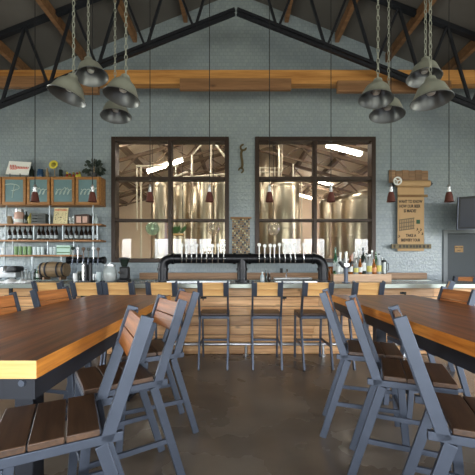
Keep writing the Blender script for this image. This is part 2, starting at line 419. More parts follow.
# ------------------------------------------------------------------ bar
BX0, BX1 = -3.78, 3.85
m = MB(); n = 7; h = 1.015/n
random.seed(3)
for k in range(n):
    x = BX0+.05
    while x < BX1-.06:
        x2 = min(BX1-.05, x + random.uniform(1.5, 3.0))
        if BX1-.05-x2 < .4: x2 = BX1-.05
        m.box((x+.001, 4.8+random.uniform(0, .004), k*h+.0045), (x2-.001, 4.83, (k+1)*h-.0045)); x = x2
bar = thing('bar_counter', 'long bar front clad in warm horizontal pine planks', 'bar', (0, 4.8, 0))
m.build('plank_front', M['bar_pine'], bar, bevel=.003)
m = MB(); m.box((BX0+.05, 4.832, .0), (BX1-.05, 5.25, 1.014)); m.build('carcass', M['steel_dark'], bar)
m = MB(); zr = P(0, 344, 4.735).z
m.tube([(BX0+.1, 4.735, zr), (BX1-.1, 4.735, zr)], .025, 12)
for x in (-3.3, -2.1, -.95, (246-VX)*4.735/F, 1.3, 2.5, 3.5):
    m.tube([(x, 4.735, zr), (x, 4.735, .0)], .02); m.lathe([(.045, 0), (.045, .012), (.02, .014)], (x, 4.735, 0), 12)
m.build('foot_rail', M['silver'], bar)
for px in (2, 30):
    m = MB(); p = P(px, 300, 4.6); m.box((p.x-.02, 4.765, .0), (p.x+.02, 4.798, 1.0)); m.build('support_post', M['steel_dark'], bar)
ct = MB(); _, fs = ct.box((BX0, 4.55, 1.016), (BX1, 5.35, 1.08))
for f in fs[2:]: f.material_index = 1
ct = ct.build('bar_worktop', [M['counter'], M['counter_edge']], origin=(0, 4.95, 1.016), bevel=.006)
tag(ct, 'long grey green zinc worktop lying along the bar', 'countertop')
# black coat hooks beneath the worktop
hp = None
for x, y, l in ((84, 296, 'black bag hook on bar front below the T shaped tap tower'), (203.5, 297.5, 'black bag hook on bar front beneath left tap row'),
             (283.5, 297.5, 'black bag hook on bar front beneath right tap row'), (403, 293, 'black bag hook on bar front left of grey door')):
    p = P(x, y, 4.8)
    if hp is None:
        hp = thing('bag_hook', l, 'hook', (0,0,0), 'bag hooks along the bar')
        MB().box((-.045, -.012, -.018), (.045, 0, .018))[0].build('plate', M['black'], hp, bevel=.003)
        MB().tube([(0, -.01, .005), (0, -.05, .0), (0, -.065, -.02), (0, -.055, -.035)], .008).build('prong', M['black'], hp)
        hp.location = p + Vector((0, -.001, 0))
    else: dup(hp, p + Vector((0, -.001, 0)), None, l)
# back counter with timber ledge
bc = thing('back_counter', 'low dark counter along the tiled wall behind the bar', 'counter', (0, 6.2, 0))
MB().box((-5.6, 6.1, 0), (3.7, 6.58, 1.02))[0].build('carcass', M['steel_dark'], bc)
MB().box((-5.62, 6.05, 1.021), (3.72, 6.585, 1.06))[0].build('counter_top', M['counter'], bc, bevel=.004)
A = P(140, 272.8, 6.4)
lg = MB(); lg.box((A.x, 6.36, 1.062), (P(426, 0, 6.4).x, 6.56, A.z)); lg = lg.build('timber_ledge', M['ledge'], origin=(0, 6.45, 1.062), bevel=.004)
tag(lg, 'brown timber ledge running along the back counter beneath the windows', 'ledge')
m = MB(); A = P(276, 276.5, 6.0); B = P(312, 283, 5.7)
sk = thing('bar_sink', 'brushed steel sink with tall tap behind right tap row', 'sink', (1.1, 6.2, 1.062))
MB().box((.74, 6.07, 1.062), (1.46, 6.34, 1.10))[0].build('basin', M['silver'], sk, bevel=.01)
MB().tube([(1.0, 6.3, 1.10), (1.0, 6.3, 1.22), (1.0, 6.27, 1.25), (1.0, 6.18, 1.25), (1.0, 6.16, 1.2)], .012).build('tap_spout', M['chrome'], sk)
# ------------------------------------------------------------------ stools
def make_stool():
    t = thing('bar_stool', 'x', 'bar stool', (0,0,0))
    d = Vector((0, -.17, .505)).normalized(); nrm = Vector((0, d.z, -d.y))
    def on(z): return Vector((0, -.19 - .17*(z-.64)/.505, z))
    for s in (-1, 1):
        m = MB(); m.bar(on(.64)+Vector((s*.19, 0, 0)), on(1.145)+Vector((s*.19, 0, 0)), .024, .055)
        c = on(1.04) - nrm*.012
        m.bar(on(.955)-nrm*.02+Vector((s*.158, 0, 0)), on(1.135)-nrm*.02+Vector((s*.158, 0, 0)), .05, .008)
        m.build('back_post', M['steel'], t, bevel=.003)
    m = MB()
    for z0, z1 in ((.955, 1.036), (1.040, 1.125)):
        m.bar(on(z0)+nrm*.002, on(z1)+nrm*.002, .354, .026)
    m.build('backrest', M['pine'], t, bevel=.003)
    m = MB()
    for k in range(3): m.box((-.2, -.165+k*.128, .672), (.2, -.165+k*.128+.122, .7))
    m.build('seat', M['seat'], t, bevel=.004)
    for s in (-1, 1):
        m = MB(); m.box((s*.178, -.255, .632), (s*.202, .215, .671)); m.build('side_rail', M['steel'], t, bevel=.003)
    m = MB(); m.box((-.177, -.2, .632), (.177, -.175, .671)); m.build('cross_rail', M['steel'], t, bevel=.003)
    m = MB(); m.box((-.177, .19, .632), (.177, .214, .671)); m.build('cross_rail', M['steel'], t, bevel=.003)
    for s in (-1, 1):
        m = MB(); m.bar((s*.19, -.17, .631), (s*.185, -.36, .0), .024, .05); m.build('leg', M['steel'], t, bevel=.003)
        m = MB(); m.bar((s*.19, .185, .631), (s*.185, .235, .0), .024, .05); m.build('leg', M['steel'], t, bevel=.003)
    for s in (-1, 1): MB().bar((s*.187, -.275, .28), (s*.187, .21, .28), .016, .03).build('stretcher', M['steel'], t)
    MB().box((-.18, .2, .24), (.18, .224, .27))[0].build('footrest', M['steel'], t, bevel=.003)
    return t
proto = make_stool(); first = [True]
def stool(top, f, label, group, back=None):
    f = Vector((f[0], f[1], 0)).normalized()
    loc = Vector((top[0], top[1], 0)) + f*.36; rz = math.atan2(-f.x, f.y)
    if first[0]:
        first[0] = False; proto.location = loc; proto.rotation_euler = (0, 0, rz); proto['label'] = label; proto['group'] = group; return
    c = dup(proto, loc, rz, label, group)
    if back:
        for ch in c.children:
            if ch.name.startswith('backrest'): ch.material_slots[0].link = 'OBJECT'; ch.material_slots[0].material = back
G1 = 'bar stools along the bar'
for x, l, a in ((47, 'wood backed bar stool in front of the small wooden barrel', 4), (86, 'wood backed bar stool in front of the T shaped tap tower', 0),
             (118, 'wood backed bar stool in front of the black coffee grinder', 0), (161.3, 'wood backed bar stool in front of the left bend of the long pipe', -2),
             (213, 'wood backed bar stool in front of the left row of taps', 0), (267.5, 'wood backed bar stool in front of the right row of taps', 1),
             (318.5, 'wood backed bar stool in front of the right bend of the long pipe', -1), (369, 'wood backed bar stool in front of the liquor bottles', 2)):
    stool(((x-VX)*4.08/F, 4.08), (math.sin(R(a)), math.cos(R(a))), l, G1)
stool((2.86, 4.2), (-.87, .5), 'wood backed bar stool turned sideways near the grey door', G1)
stool(((449.5-VX)*6.15/F, 5.72), (0.05, 1), 'dark topped stool standing behind the bar, nearest the door frame', 'stools by the grey door', M['pine_shaded'])
stool(((472-VX)*6.15/F, 5.71), (0.02, 1), 'dark topped stool behind the bar below the door sign, cut by picture edge', 'stools by the grey door', M['pine_shaded'])
G2 = 'stools around the left table'
stool((-.475, 1.565), (-.89, -.457), 'nearest stool on the aisle side of the left table', G2, M['pine_shaded'])
stool((-.442, 2.175), (-.835, -.55), 'middle stool on the aisle side of the left table', G2, M['pine_shaded'])
stool((-.41, 2.745), (-.89, -.457), 'farthest stool on the aisle side of the left table', G2, M['pine_shaded'])
stool((-1.73, 2.95), (.966, -.22), 'stool at the window side of the left table, nearest the bar', G2, M['pine_shaded'])
stool((-1.82, 2.33), (.96, -.25), 'stool at the window side of left table, cut by the left picture edge', G2, M['pine_shaded'])
G3 = 'stools around the right table'
stool((.789, 1.565), (.925, -.38), 'nearest stool on the aisle side of the right table', G3, M['pine_shaded'])
stool((.788, 2.175), (.922, -.387), 'middle stool on the aisle side of the right table', G3, M['pine_shaded'])
stool((.745, 2.69), (.95, -.316), 'farthest stool on the aisle side of the right table', G3, M['pine_shaded'])
stool((2.06, 2.93), (-1, -.05), 'stool on the door side of the right table', G3, M['pine_shaded'])

# ------------------------------------------------------------------ tables
def table(x0, x1, label):
    y0, y1 = 1.136, 3.48
    t = thing('dining_table', label, 'table', ((x0+x1)/2, (y0+y1)/2, 0), 'long dining tables')
    m = MB(); n = 5
    for k in range(n):
        a = x0+(x1-x0)*k/n; b = x0+(x1-x0)*(k+1)/n
        _, fs = m.box((a+.0004, y0, .965), (b-.0004, y1, 1.03))
        for i, f in enumerate(fs):
            f.material_index = 0 if i == 1 else (2 if i in (2, 4) else 1)
    m.build('tabletop', [M['top'], M['honey'], M['endgrain']], t)
    m = MB(); i = .015
    m.box((x0+i, y0+i, .885), (x1-i, y0+i+.012, .964)); m.box((x0+i, y1-i-.012, .885), (x1-i, y1-i, .964))
    m.box((x0+i, y0+i+.013, .885), (x0+i+.012, y1-i-.013, .964)); m.box((x1-i-.012, y0+i+.013, .885), (x1-i, y1-i-.013, .964))
    m.build('apron', M['steel_dark'], t)
    xc = (x0+x1)/2
    for ly in (y0+.62, y1-.18):
        m = MB(); m.box((xc-.05, ly-.05, .021), (xc+.05, ly+.05, .87)); m.box((xc-.08, ly-.14, 0), (xc+.08, ly+.14, .02)); m.box((x0+.03, ly-.03, .871), (x1-.03, ly+.03, .964)); m.build('leg', M['steel_dark'], t, bevel=.004)
    for bx in (x0+.08, x1-.06):
        m = MB(); m.lathe([(0, .0), (.012, 0), (.012, .008), (0, .008)], (bx, y0+i, .945), 8, Matrix.Rotation(R(90), 3, 'X')); m.build('bolt', M['steel'], t)
table(-1.57, -.715, 'long dark plank table with honey edges, left of the aisle')
table(1.05, 1.935, 'long dark plank table with honey edges, right of the aisle')

# ------------------------------------------------------------------ tap towers
def tap(m, x, y, z):           # body with faucet and spout in front of the pipe
    m.tube([(x, y+.03, z), (x, y-.05, z)], .014, 8)
    m.tube([(x, y-.05, z+.02), (x, y-.055, z-.015), (x, y-.075, z-.075)], [.013, .012, .009], 8)
TY = 5.05; TZ = P(0, 258.6, TY).z; PR = .078
tw = thing('pipe_tap_tower', 'long black iron pipe tap tower with chrome taps standing on the bar', 'tap tower', (.1, TY, 1.081))
xl, xm, xr = [(q-VX)*TY/F for q in (163, 242, 323)]
m = MB(); rb = .14
arc = lambda cx, s: [(cx + s*rb*(1-math.cos(t)), TY, TZ-rb+rb*math.sin(t)) for t in [PI/2*k/8 for k in range(9)]]
pts = [(xl, TY, 1.082)] + arc(xl, 1) + arc(xr, -1)[::-1] + [(xr, TY, 1.082)]
m.tube(pts, PR, 20)
m.tube([(xm, TY, 1.082), (xm, TY, TZ)], PR, 20)
m.build('pipe', M['pipe'], tw)
for x in (xl, xm, xr):
    MB().lathe([(PR, 0), (PR+.035, 0), (PR+.035, .025), (PR+.002, .027)], (x, TY, 1.082), 20).build('flange', M['pipe'], tw)
    MB().lathe([(PR, -.02), (PR+.014, -.02), (PR+.014, .02), (PR, .02)], (x, TY, TZ-rb-.03), 20).build('collar', M['pipe'], tw)
for x in (xl+rb+.02, xm-.12, xm+.12, xr-rb-.02):
    MB().lathe([(PR, -.02), (PR+.014, -.02), (PR+.014, .02), (PR, .02)], (x, TY, TZ), 20, Matrix.Rotation(R(90), 3, 'Y')).build('collar', M['pipe'], tw)
def add_taps(xs, Y, Z, r, parent, heads, htop, body='chrome'):
    for i, px in enumerate(xs):
        x = (px-VX)*(Y-r)/F
        m = MB(); tap(m, x, Y-r, Z); o = m.build('tap', M[body], parent)
        m = MB(); hz = htop + random.uniform(-.012, .012)
        m.tube([(x, Y-r-.05, Z+.02), (x, Y-r-.05, hz-.05)], [.007, .011], 8)
        m.lathe([(0, -.012), (.024, -.012), (.03, 0), (.024, .012), (0, .012)], (x, Y-r-.05, hz-.02), 14, Matrix.Rotation(R(90), 3, 'X'))
        m.build('tap_handle', heads[i % len(heads)], o)
random.seed(11)
add_taps([182.5,187,192,197,202,207,212.7,218.4,223.8], TY, TZ, PR, tw, [M['white']], P(0, 244.5, TY).z)
add_taps([259,264.4,269.8,274,279,284.5,290,294.5,303], TY, TZ, PR, tw, [M['white']], P(0, 244.5, TY).z)
m = MB(); p = P(231, 279, 4.86); m.box((P(168, 0, 4.95).x, 4.86, 1.081), (P(230, 0, 4.95).x, 5.0, 1.098))
tr = m.build('drip_tray', M['silver'], origin=(-.6, 4.93, 1.081), bevel=.003); tag(tr, 'long steel drip tray beneath the left row of taps', 'drip tray', 'drip trays')
m = MB(); m.box((P(275, 0, 4.95).x, 4.86, 1.081), (P(316, 0, 4.95).x, 5.0, 1.098))
tr = m.build('drip_tray', M['silver'], origin=(.9, 4.93, 1.081), bevel=.003); tag(tr, 'short steel drip tray beneath the right row of taps', 'drip tray', 'drip trays')

t2 = thing('pipe_tap_tower', 'T shaped black iron tap tower standing on the bar before the bottle shelves', 'tap tower', P(87, 281, 5.05))
z2 = P(0, 260.2, 5.05).z; x2 = (87-VX)*5.05/F
m = MB(); m.tube([(P(68.5, 0, 5.05).x, 5.05, z2), (P(104.5, 0, 5.05).x, 5.05, z2)], .048, 16); m.build('crossbar', M['pipe'], t2)
m = MB(); m.tube([(x2-.035, 5.05, 1.082), (x2-.035, 5.05, z2)], .042, 16); m.tube([(x2+.045, 5.06, 1.082), (x2+.045, 5.06, z2)], .035, 16)
m.lathe([(0, 0), (.12, 0), (.12, .02), (.0, .022)], (x2, 5.05, 1.081), 20); m.build('column', M['pipe'], t2)
m = MB(); m.tube([(x2-.035, 5.0, 1.1), (x2-.035, 5.0, z2-.03)], .018, 12); m.build('chrome_pipe', M['chrome'], t2)
for px in (69, 104): 
    m = MB(); m.lathe([(.048, -.02), (.06, -.02), (.06, .02), (0, .022)], (P(px, 0, 5.05).x, 5.05, z2), 16, Matrix.Rotation(R(90 if px > 90 else -90), 3, 'Y')); m.build('end_cap', M['pipe'], t2)
add_taps([74.5,79.5,85,90,95,99.5], 5.05, z2, .048, t2, [M['darkglass'], M['silver'], M['seat']], P(0, 247.5, 5.05).z, 'steel')

t3 = thing('tap_tower', 'small black Y shaped tap tower with chrome disc beside liquor bottles', 'tap tower', P(346, 281, 4.85))
x3 = (346-VX)*4.85/F; zc = P(0, 268, 4.85).z
m = MB(); m.tube([(x3, 4.85, 1.082), (x3, 4.85, zc)], .03, 14); m.lathe([(0, 0), (.06, 0), (.06, .012), (.0, .014)], (x3, 4.85, 1.081), 16); m.build('column', M['steel'], t3)
for s in (-1, 1):
    m = MB(); m.tube([(x3, 4.85, zc), (x3+s*.05, 4.85, zc+.03), (x3+s*.105, 4.85, zc+.1)], .026, 12); m.build('arm', M['black'], t3)
m = MB(); m.lathe([(0, 0), (.04, 0), (.036, .014), (0, .018)], (x3, 4.82, zc+.045), 18, Matrix.Rotation(R(90), 3, 'X')); m.build('disc', M['chrome'], t3)
for s, h in ((-1, .14), (0, .2), (1, .12)):
    m = MB(); bx = x3+s*.09; b0 = zc+(.1 if s else .05)
    m.tube([(bx, 4.84, b0), (bx, 4.84, b0+h*.6), (bx, 4.84, b0+h)], [.01, .016, .022], 10); m.build('tap_handle', [M['white'], M['chrome'], M['pinkish']][s+1], t3)

# ------------------------------------------------------------------ bottles and glassware
def bottle_mesh(r, h, neck=.28, nr=.014):
    return [(0, .003), (r*.9, 0), (r, .008), (r, h*(1-neck)*.82), (r*.8, h*(1-neck)*.93), (nr*1.15, h*(1-neck*.75)), (nr, h*(1-neck*.6)), (nr, h*.97), (nr*1.2, h*.975), (nr*1.2, h), (0, h)]
def make_bottle(name, loc, r, h, glassm, label_mat, label, cat='bottle', group=None, cap=None, neck=.33, lab=(.12, .42)):
    t = MB().lathe(bottle_mesh(r, h, neck), (0,0,0), 14).build(name, glassm); tag(t, label, cat, group)
    if label_mat: MB().lathe([(r+.0012, h*lab[0]), (r+.0012, h*lab[1])], (0,0,0), 14).build('bottle_label', label_mat, t)
    if cap: MB().lathe([(0, h*.93), (.017, h*.93), (.017, h+.004), (0, h+.004)], (0,0,0), 10).build('cap', cap, t)
    t.location = loc; return t
# wall shelf unit
SY0, SY1 = 6.33, 6.58
su = thing('shelf_unit', 'three tier wall shelf of brown boards on galvanised pipes', 'shelf', P(50, 280, 6.45))
SZ = []
for yy, xr_ in ((224.5, 101), (240.6, 101), (255.6, 76)):
    A = P(-20, yy, SY0); B = P(xr_, yy, SY0); SZ.append(A.z+.018)
    MB().box((A.x, SY0, A.z-.018), (B.x, SY1, A.z+.018))[0].build('shelf_board', M['shelf'], su, bevel=.003)
CB = P(0, 205, 6.31).z
zones = [(SZ[0], CB, (6.5, 49.8, 93.3)), (SZ[1], SZ[0]-.037, (5.8, 34, 63, 93.3, 97.5)), (SZ[2], SZ[1]-.037, (4.6, 12.7, 48, 74)), (1.062, SZ[2]-.037, (4.6, 32.4, 61.5))]
for z0, z1, xs in zones:
    for px in xs:
        x = (px-VX)*6.36/F; MB().tube([(x, 6.36, z0), (x, 6.36, z1)], .014, 8).build('pipe_post', M['galv'], su)
x = (93.3-VX)*6.36/F; MB().tube([(x, 6.36, SZ[2]-.2), (x, 6.36, SZ[1]-.037)], .014, 8).build('pipe_post', M['galv'], su)
def sp(px, k, Y=6.45): return Vector(((px-VX)*Y/F, Y, SZ[k]+.001))
proto_b = None
for px in (9.7,14.9,20,25.2,30.3, 39,43.3,47.6,52,56.3, 66.4,71.4,76.5,81.7,86,90,96.3):
    if proto_b is None:
        proto_b = make_bottle('beer_bottle', sp(px, 1), .036, .285, M['brownglass'], M['labelgrey'], 'dark brown bottle with white label in the row on the middle shelf', group='bottles on the middle shelf', lab=(.12, .34))
    else: dup(proto_b, sp(px, 1, 6.45+random.uniform(-.03, .03)))
def tumbler(name, loc, r, h, mat, label, group):
    m = MB(); m.lathe([(0, .004), (r*.85, 0), (r, h*.9), (r*1.0, h), (r*.9, h), (r*.8, .012), (0, .012)], (0,0,0), 14)
    o = m.build(name, mat); o.location = loc; return tag(o, label, 'glass', group)
gp = None
for i, px in enumerate((16, 20.4, 25, 29.6)):
    if gp is None: gp = tumbler('pint_glass', sp(px, 2), .036, .17, M['green_can'], 'green printed pint glass on the lowest shelf', 'green glasses on the lowest shelf')
    else: dup(gp, sp(px, 2))
gp = None
for i, px in enumerate((34.6, 38.6, 42.6, 51.2, 55)):
    if gp is None: gp = tumbler('pint_glass', sp(px, 2), .036, .16, M['pale_can'], 'pale printed pint glass on the lowest shelf', 'pale glasses on the lowest shelf')
    else: dup(gp, sp(px, 2))
for k, l in ((0, 'mint green carton at the bottom of a stack on lowest shelf'), (1, 'mint green carton on top of a stack on lowest shelf')):
    A = sp(58.5, 2); B = sp(72, 2)
    c = thing('carton', l, 'box', ((A.x+B.x)/2, 6.45, A.z+k*.096), 'mint cartons on the lowest shelf')
    MB().box((A.x, 6.38, A.z+k*.096), (B.x, 6.54, A.z+k*.096+.094))[0].build('box', M['mint'], c, bevel=.004)
    MB().box((A.x+.004, 6.3785, A.z+k*.096+.035), (B.x-.004, 6.3795, A.z+k*.096+.055))[0].build('printed_band', M['leaf_green'], c)
# top shelf contents
o = MB().lathe([(0, 0), (.055, 0), (.065, .07), (.05, .12), (.04, .15), (.05, .165), (.045, .165), (0, .15)], (0,0,0), 18).build('stoneware_jug', M['tan']); o.location = sp(9.5, 0)
tag(o, 'small tan stoneware jug at left end of the top shelf', 'jug')
j = thing('storage_jar', 'glass jar with silver lid and reddish contents on top shelf', 'jar', sp(19.5, 0))
A = sp(19.5, 0)
MB().lathe([(0, 0), (.085, 0), (.09, .02), (.09, .22), (.075, .245), (0, .245)], A, 20).build('jar_body', M['pinkish'], j)
MB().lathe([(.0905, .03), (.0905, .1)], A, 20).build('jar_label', M['labelwhite'], j)
MB().lathe([(0, .246), (.078, .246), (.078, .3), (.06, .31), (0, .31)], A, 20).build('lid', M['silver'], j)
make_bottle('squat_bottle', sp(26.4, 0), .045, .26, M['darkglass'], None, 'black bottle beside silver lidded jar on top shelf')
o = MB().lathe([(0, 0), (.05, 0), (.06, .02), (.07, .08), (.06, .15), (.035, .18), (.025, .22), (0, .23)], (0,0,0), 16).build('glazed_vase', M['olive']); o.location = sp(31.4, 0)
tag(o, 'round olive green vase on top shelf', 'vase')
A = sp(34, 0); B = sp(48, 0)
c = thing('bottle_crate', 'charcoal slatted crate on the top shelf', 'crate', ((A.x+B.x)/2, 6.45, A.z))
for yy in (6.36, 6.53):
    m = MB()
    for z in (0, .055, .11, .165): m.box((A.x, yy, A.z+z), (B.x, yy+.012, A.z+z+.042))
    m.build('slat_side', M['carton_dark'], c)
m = MB(); m.box((A.x, 6.373, A.z), (A.x+.012, 6.529, A.z+.2)); m.box((B.x-.012, 6.373, A.z), (B.x, 6.529, A.z+.2)); m.box((A.x+.013, 6.373, A.z), (B.x-.013, 6.529, A.z+.012)); m.build('end_panel', M['carton_dark'], c)
A = sp(53, 0, 6.4); B = P(67, 206, 6.4)
c = thing('poster_card', 'cream illustrated poster propped on the top shelf', 'poster', ((A.x+B.x)/2, 6.4, A.z))
MB().prism([(A.x, 6.4, A.z), (B.x, 6.4, A.z), (B.x, 6.45, B.z-.03), (A.x, 6.45, B.z-.03)], (0, .012, 0)).build('card', M['cream'], c)
hh = B.z-.03-A.z
def onc(u, v): return Vector((A.x+(B.x-A.x)*u, 6.399+.05*v, A.z+hh*v))
random.seed(5)
for k in range(34):
    m = MB(); q = onc(random.uniform(.1, .9), random.uniform(.08, .72)); m.lathe([(0, .0015), (random.uniform(.005, .011), 0)], q, 7, Matrix.Rotation(R(90), 3, 'X')); m.build('dot_print', M['ink_grey'], c)
m = MB(); q = onc(.52, .4); m.lathe([(0, .0015), (.02, 0)], q, 10, Matrix.Rotation(R(90), 3, 'X') ); m.build('dot_print', M['ink_grey'], c)
text('POSTCARD', .05, M['red_ink'], 'lettering', c, onc(.5, .86)+Vector((0, -.003, 0)), bold=.001)
for i, px in enumerate((70.5, 74)):
    o = tumbler('stemmed_glass', sp(px, 0), .03, .15+.03*i, M['clear'], ('shorter', 'taller')[i]+' clear glass between poster and dark box on top shelf', 'clear glasses on the top shelf')
A = sp(76.5, 0); B = sp(91, 0)
c = thing('picture_box', 'dark brown box with two pale pictures on top shelf', 'box', ((A.x+B.x)/2, 6.45, A.z))
MB().prism([(A.x, 6.37, A.z), (B.x, 6.37, A.z), (B.x, 6.37, A.z+.17), (B.x-.05, 6.37, A.z+.2), (A.x, 6.37, A.z+.18)], (0, .15, 0)).build('box', M['brown_box'], c, bevel=.004)
for u in (.3, .72):
    x = A.x+(B.x-A.x)*u; MB().box((x-.05, 6.366, A.z+.02), (x+.045, 6.3695, A.z+.15))[0].build('picture', M['pinkish'], c)
make_bottle('milk_bottle', sp(96, 0), .04, .2, M['pale_can'], None, 'pale glass bottle at right end of the top shelf')
tumbler('pint_glass', sp(3.5, 2), .036, .14, M['labelwhite'], 'white cup at left end of the lowest shelf', None)
# wall cabinet
CY0 = 6.31
A = P(-22, 176.3, CY0); B = P(100, 205, CY0)
cb = thing('wall_cabinet', 'oak wall cabinet with four etched glass doors above the shelves', 'cabinet', ((A.x+B.x)/2, 6.45, B.z))
m = MB(); t = .03
m.box((A.x, CY0+.03, A.z-t), (B.x, 6.585, A.z)); m.box((A.x, CY0+.03, B.z), (B.x, 6.585, B.z+t)); m.box((B.x-t, CY0+.03, B.z+t), (B.x, 6.585, A.z-t)); m.box((A.x, CY0+.03, B.z+t), (A.x+t, 6.585, A.z-t))
m.box((A.x+t, 6.56, B.z+t), (B.x-t, 6.584, A.z-t))
m.build('carcass', M['oak'], cb, bevel=.003)
M['etched'] = plain('etched cabinet glass', srgb(108, 134, 138), .25, 0, .2, 6)
M['etching'] = plain('frosted etching', srgb(176, 190, 184), .6, 0, .05)
edges = [-21, 1.5, 26.2, 50.2, 75, 99.8]
def script(m, cx, cz, wd, ht, kind):
    y = CY0+.0085
    if kind == 0:    # one large looping capital
        m.tube([(cx-wd*.12+.05*u, y, cz-ht*.42+ht*.8*u) for u in [k/8 for k in range(9)]], .008, 6)
        m.tube([(cx-wd*.2+wd*.5*math.sin(t)*(1 if t < 2.2 else .8), y, cz+ht*.2+ht*.2*math.cos(t)) for t in [-.9+k*.3 for k in range(14)]], .008, 6)
        return
    n = 60; pts = []
    for k in range(n+1):
        u = k/n; t = u*2*PI*4; tall = 1.7 if (int(u*4) == kind % 4) else 1
        zz = ht*.16*math.cos(t)*(tall if math.cos(t) > 0 else 1)
        pts.append((cx-wd*.44+wd*.88*u+wd*.075*math.sin(t)+zz*.45, y, cz-.02+zz))
    m.tube(pts, .008, 6)
for i in range(5):
    a = P(edges[i]+.6, 0, CY0).x; b = P(edges[i+1]-.6, 0, CY0).x
    f = MB(); fw = .052; z0, z1 = B.z+.012, A.z-.012
    f.box((a, CY0, z0), (a+fw, CY0+.028, z1)); f.box((b-fw, CY0, z0), (b, CY0+.028, z1)); f.box((a+fw, CY0, z0), (b-fw, CY0+.028, z0+fw)); f.box((a+fw, CY0, z1-fw), (b-fw, CY0+.028, z1))
    d = f.build('door', M['oak'], cb, bevel=.003)
    MB().box((a+fw, CY0+.01, z0+fw), (b-fw, CY0+.016, z1-fw))[0].build('glass_panel', M['etched'], d)
    m = MB(); script(m, (a+b)/2, (z0+z1)/2, b-a-.12, .34, (0, 0, 1, 2, 3)[i]); m.build('etched_script', M['etching'], d)
# on top of the cabinet
ctop = A.z + .001
def ot(px, Y=6.45): return Vector(((px-VX)*Y/F, Y, ctop))
A = P(7, 175, 6.42); 
sgn = thing('white_sign', 'white board with red handwriting on small easel above cabinet', 'sign', ot(18, 6.42))
a0, a1 = P(5.3, 174.2, 6.42), P(28.2, 175.2, 6.42); b0, b1 = P(7.2, 160, 6.42), P(29.3, 161.3, 6.42)
MB().prism([a0, a1, b1+Vector((0, .06, 0)), b0+Vector((0, .06, 0))], (0, .012, 0)).build('board', M['white'], sgn)
m = MB(); pts = []
for k in range(90):
    u = k/89; amp = .05 if u < .35 else .022
    p = a0.lerp(a1, .12+.8*u).lerp(b0.lerp(b1, .12+.8*u), .5); pts.append((p.x+.012*math.sin(u*70+1), 6.445, p.z+.01+amp*math.sin(u*70)))
m.tube(pts, .0055, 5); m.build('red_script', M['red_ink'], sgn)
m = MB()
for px in (10.3, 20.4):
    x = ot(px, 6.4).x; m.tube([(x, 6.39, ctop+.075), (x, 6.39, ctop+.02), (x, 6.41, ctop+.008), (x, 6.55, ctop+.008)], .008, 6)
m.build('easel', M['black'], sgn)
make_bottle('dark_vase', ot(31.8, 6.53), .045, .26, M['darkglass'], None, 'tall dark bottle behind the white sign on cabinet', neck=.2)
o = MB().lathe([(0, 0), (.05, 0), (.06, .03), (.058, .12), (.045, .16), (.05, .18), (.042, .18), (.04, .16), (0, .15)], (0,0,0), 18).build('blue_jar', M['blue']); o.location = ot(40.4); tag(o, 'deep blue ceramic jar on top of cabinet', 'jar')
make_bottle('brown_bottle', ot(47.2), .03, .2, M['tan'], None, 'tan bottle beside yellow plate on cabinet', neck=.3)
c = thing('yellow_plate', 'round yellow plate with green centre propped above cabinet', 'plate', ot(54, 6.45))
pc = P(53.7, 164.8, 6.45); rt = Matrix.Rotation(R(80), 3, 'X')
MB().lathe([(.03, -.005), (.08, .0), (.09, .012), (.082, .014), (.045, .004), (0, .004)], pc, 24, rt).build('rim', M['yellow'], c)
MB().lathe([(.05, .006), (.04, .012), (0, .014)], pc, 18, rt).build('centre', M['olive'], c)
MB().tube([(pc.x, 6.5, ctop), (pc.x, 6.47, pc.z-.06)], .01, 6).build('stand', M['tan'], c)
o = MB().box((ot(59.6).x, 6.42, ctop), (ot(62.2).x, 6.48, ctop+.17))[0].build('dark_bottle_box', M['darkglass'], origin=ot(61), bevel=.008); tag(o, 'narrow dark box standing right of the yellow plate', 'box')
for i, (px, hh, mm, mm2, lab) in enumerate(((67.2, .13, 'yellow', 'red', 'yellow and red'), (69.8, .1, 'red', 'olive', 'dark red'), (73.6, .12, 'olive', 'red', 'olive'), (77, .12, 'red', 'yellow', 'red and yellow'), (79.6, .14, 'olive', 'yellow', 'olive and yellow'))):
    c = thing('figurine', 'small %s ceramic figurine on cabinet' % lab, 'figurine', ot(px), 'ceramic figurines on the cabinet')
    q = ot(px)
    MB().lathe([(0, 0), (.035, 0), (.036, .02), (.022, hh*.55), (.014, hh*.62), (0, hh*.64)], q, 12).build('body', M[mm2], c)
    MB().lathe([(0, hh*.6), (.018, hh*.65), (.024, hh*.78), (.016, hh*.95), (0, hh)], q, 12).build('head', M[mm], c)
# plant on the cabinet
c = thing('potted_plant', 'dark bushy potted plant at the right end of the cabinet', 'plant', ot(94))
q = ot(94)
MB().lathe([(0, 0), (.05, 0), (.065, .09), (.07, .1), (.055, .1), (0, .085)], q, 16).build('pot', M['pot'], c)
m = MB(); random.seed(21)
for k in range(90):
    th = random.uniform(0, 2*PI); el = random.uniform(-.2, 1.45)
    o1 = q + Vector((0, 0, .15)); d = Vector((math.cos(th)*math.cos(el), math.sin(th)*math.cos(el)*.5, math.sin(el)))
    b = o1 + d*random.uniform(.05, .19); L_ = random.uniform(.06, .1); e = (d + Vector((0, 0, -random.uniform(.3, 1.1)))).normalized()
    side = e.cross(Vector((.3, .8, .2))).normalized()*random.uniform(.022, .034)
    m._f([m.bm.verts.new(p) for p in (b, b+e*L_*.35-side, b+e*L_*.75-side*.8, b+e*L_, b+e*L_*.75+side*.8, b+e*L_*.35+side)])
m.build('foliage', M['leaf'], c)
MB().tube([q+Vector((0, 0, .08)), q+Vector((0, 0, .24))], .012, 6).build('stem', M['tan'], c)

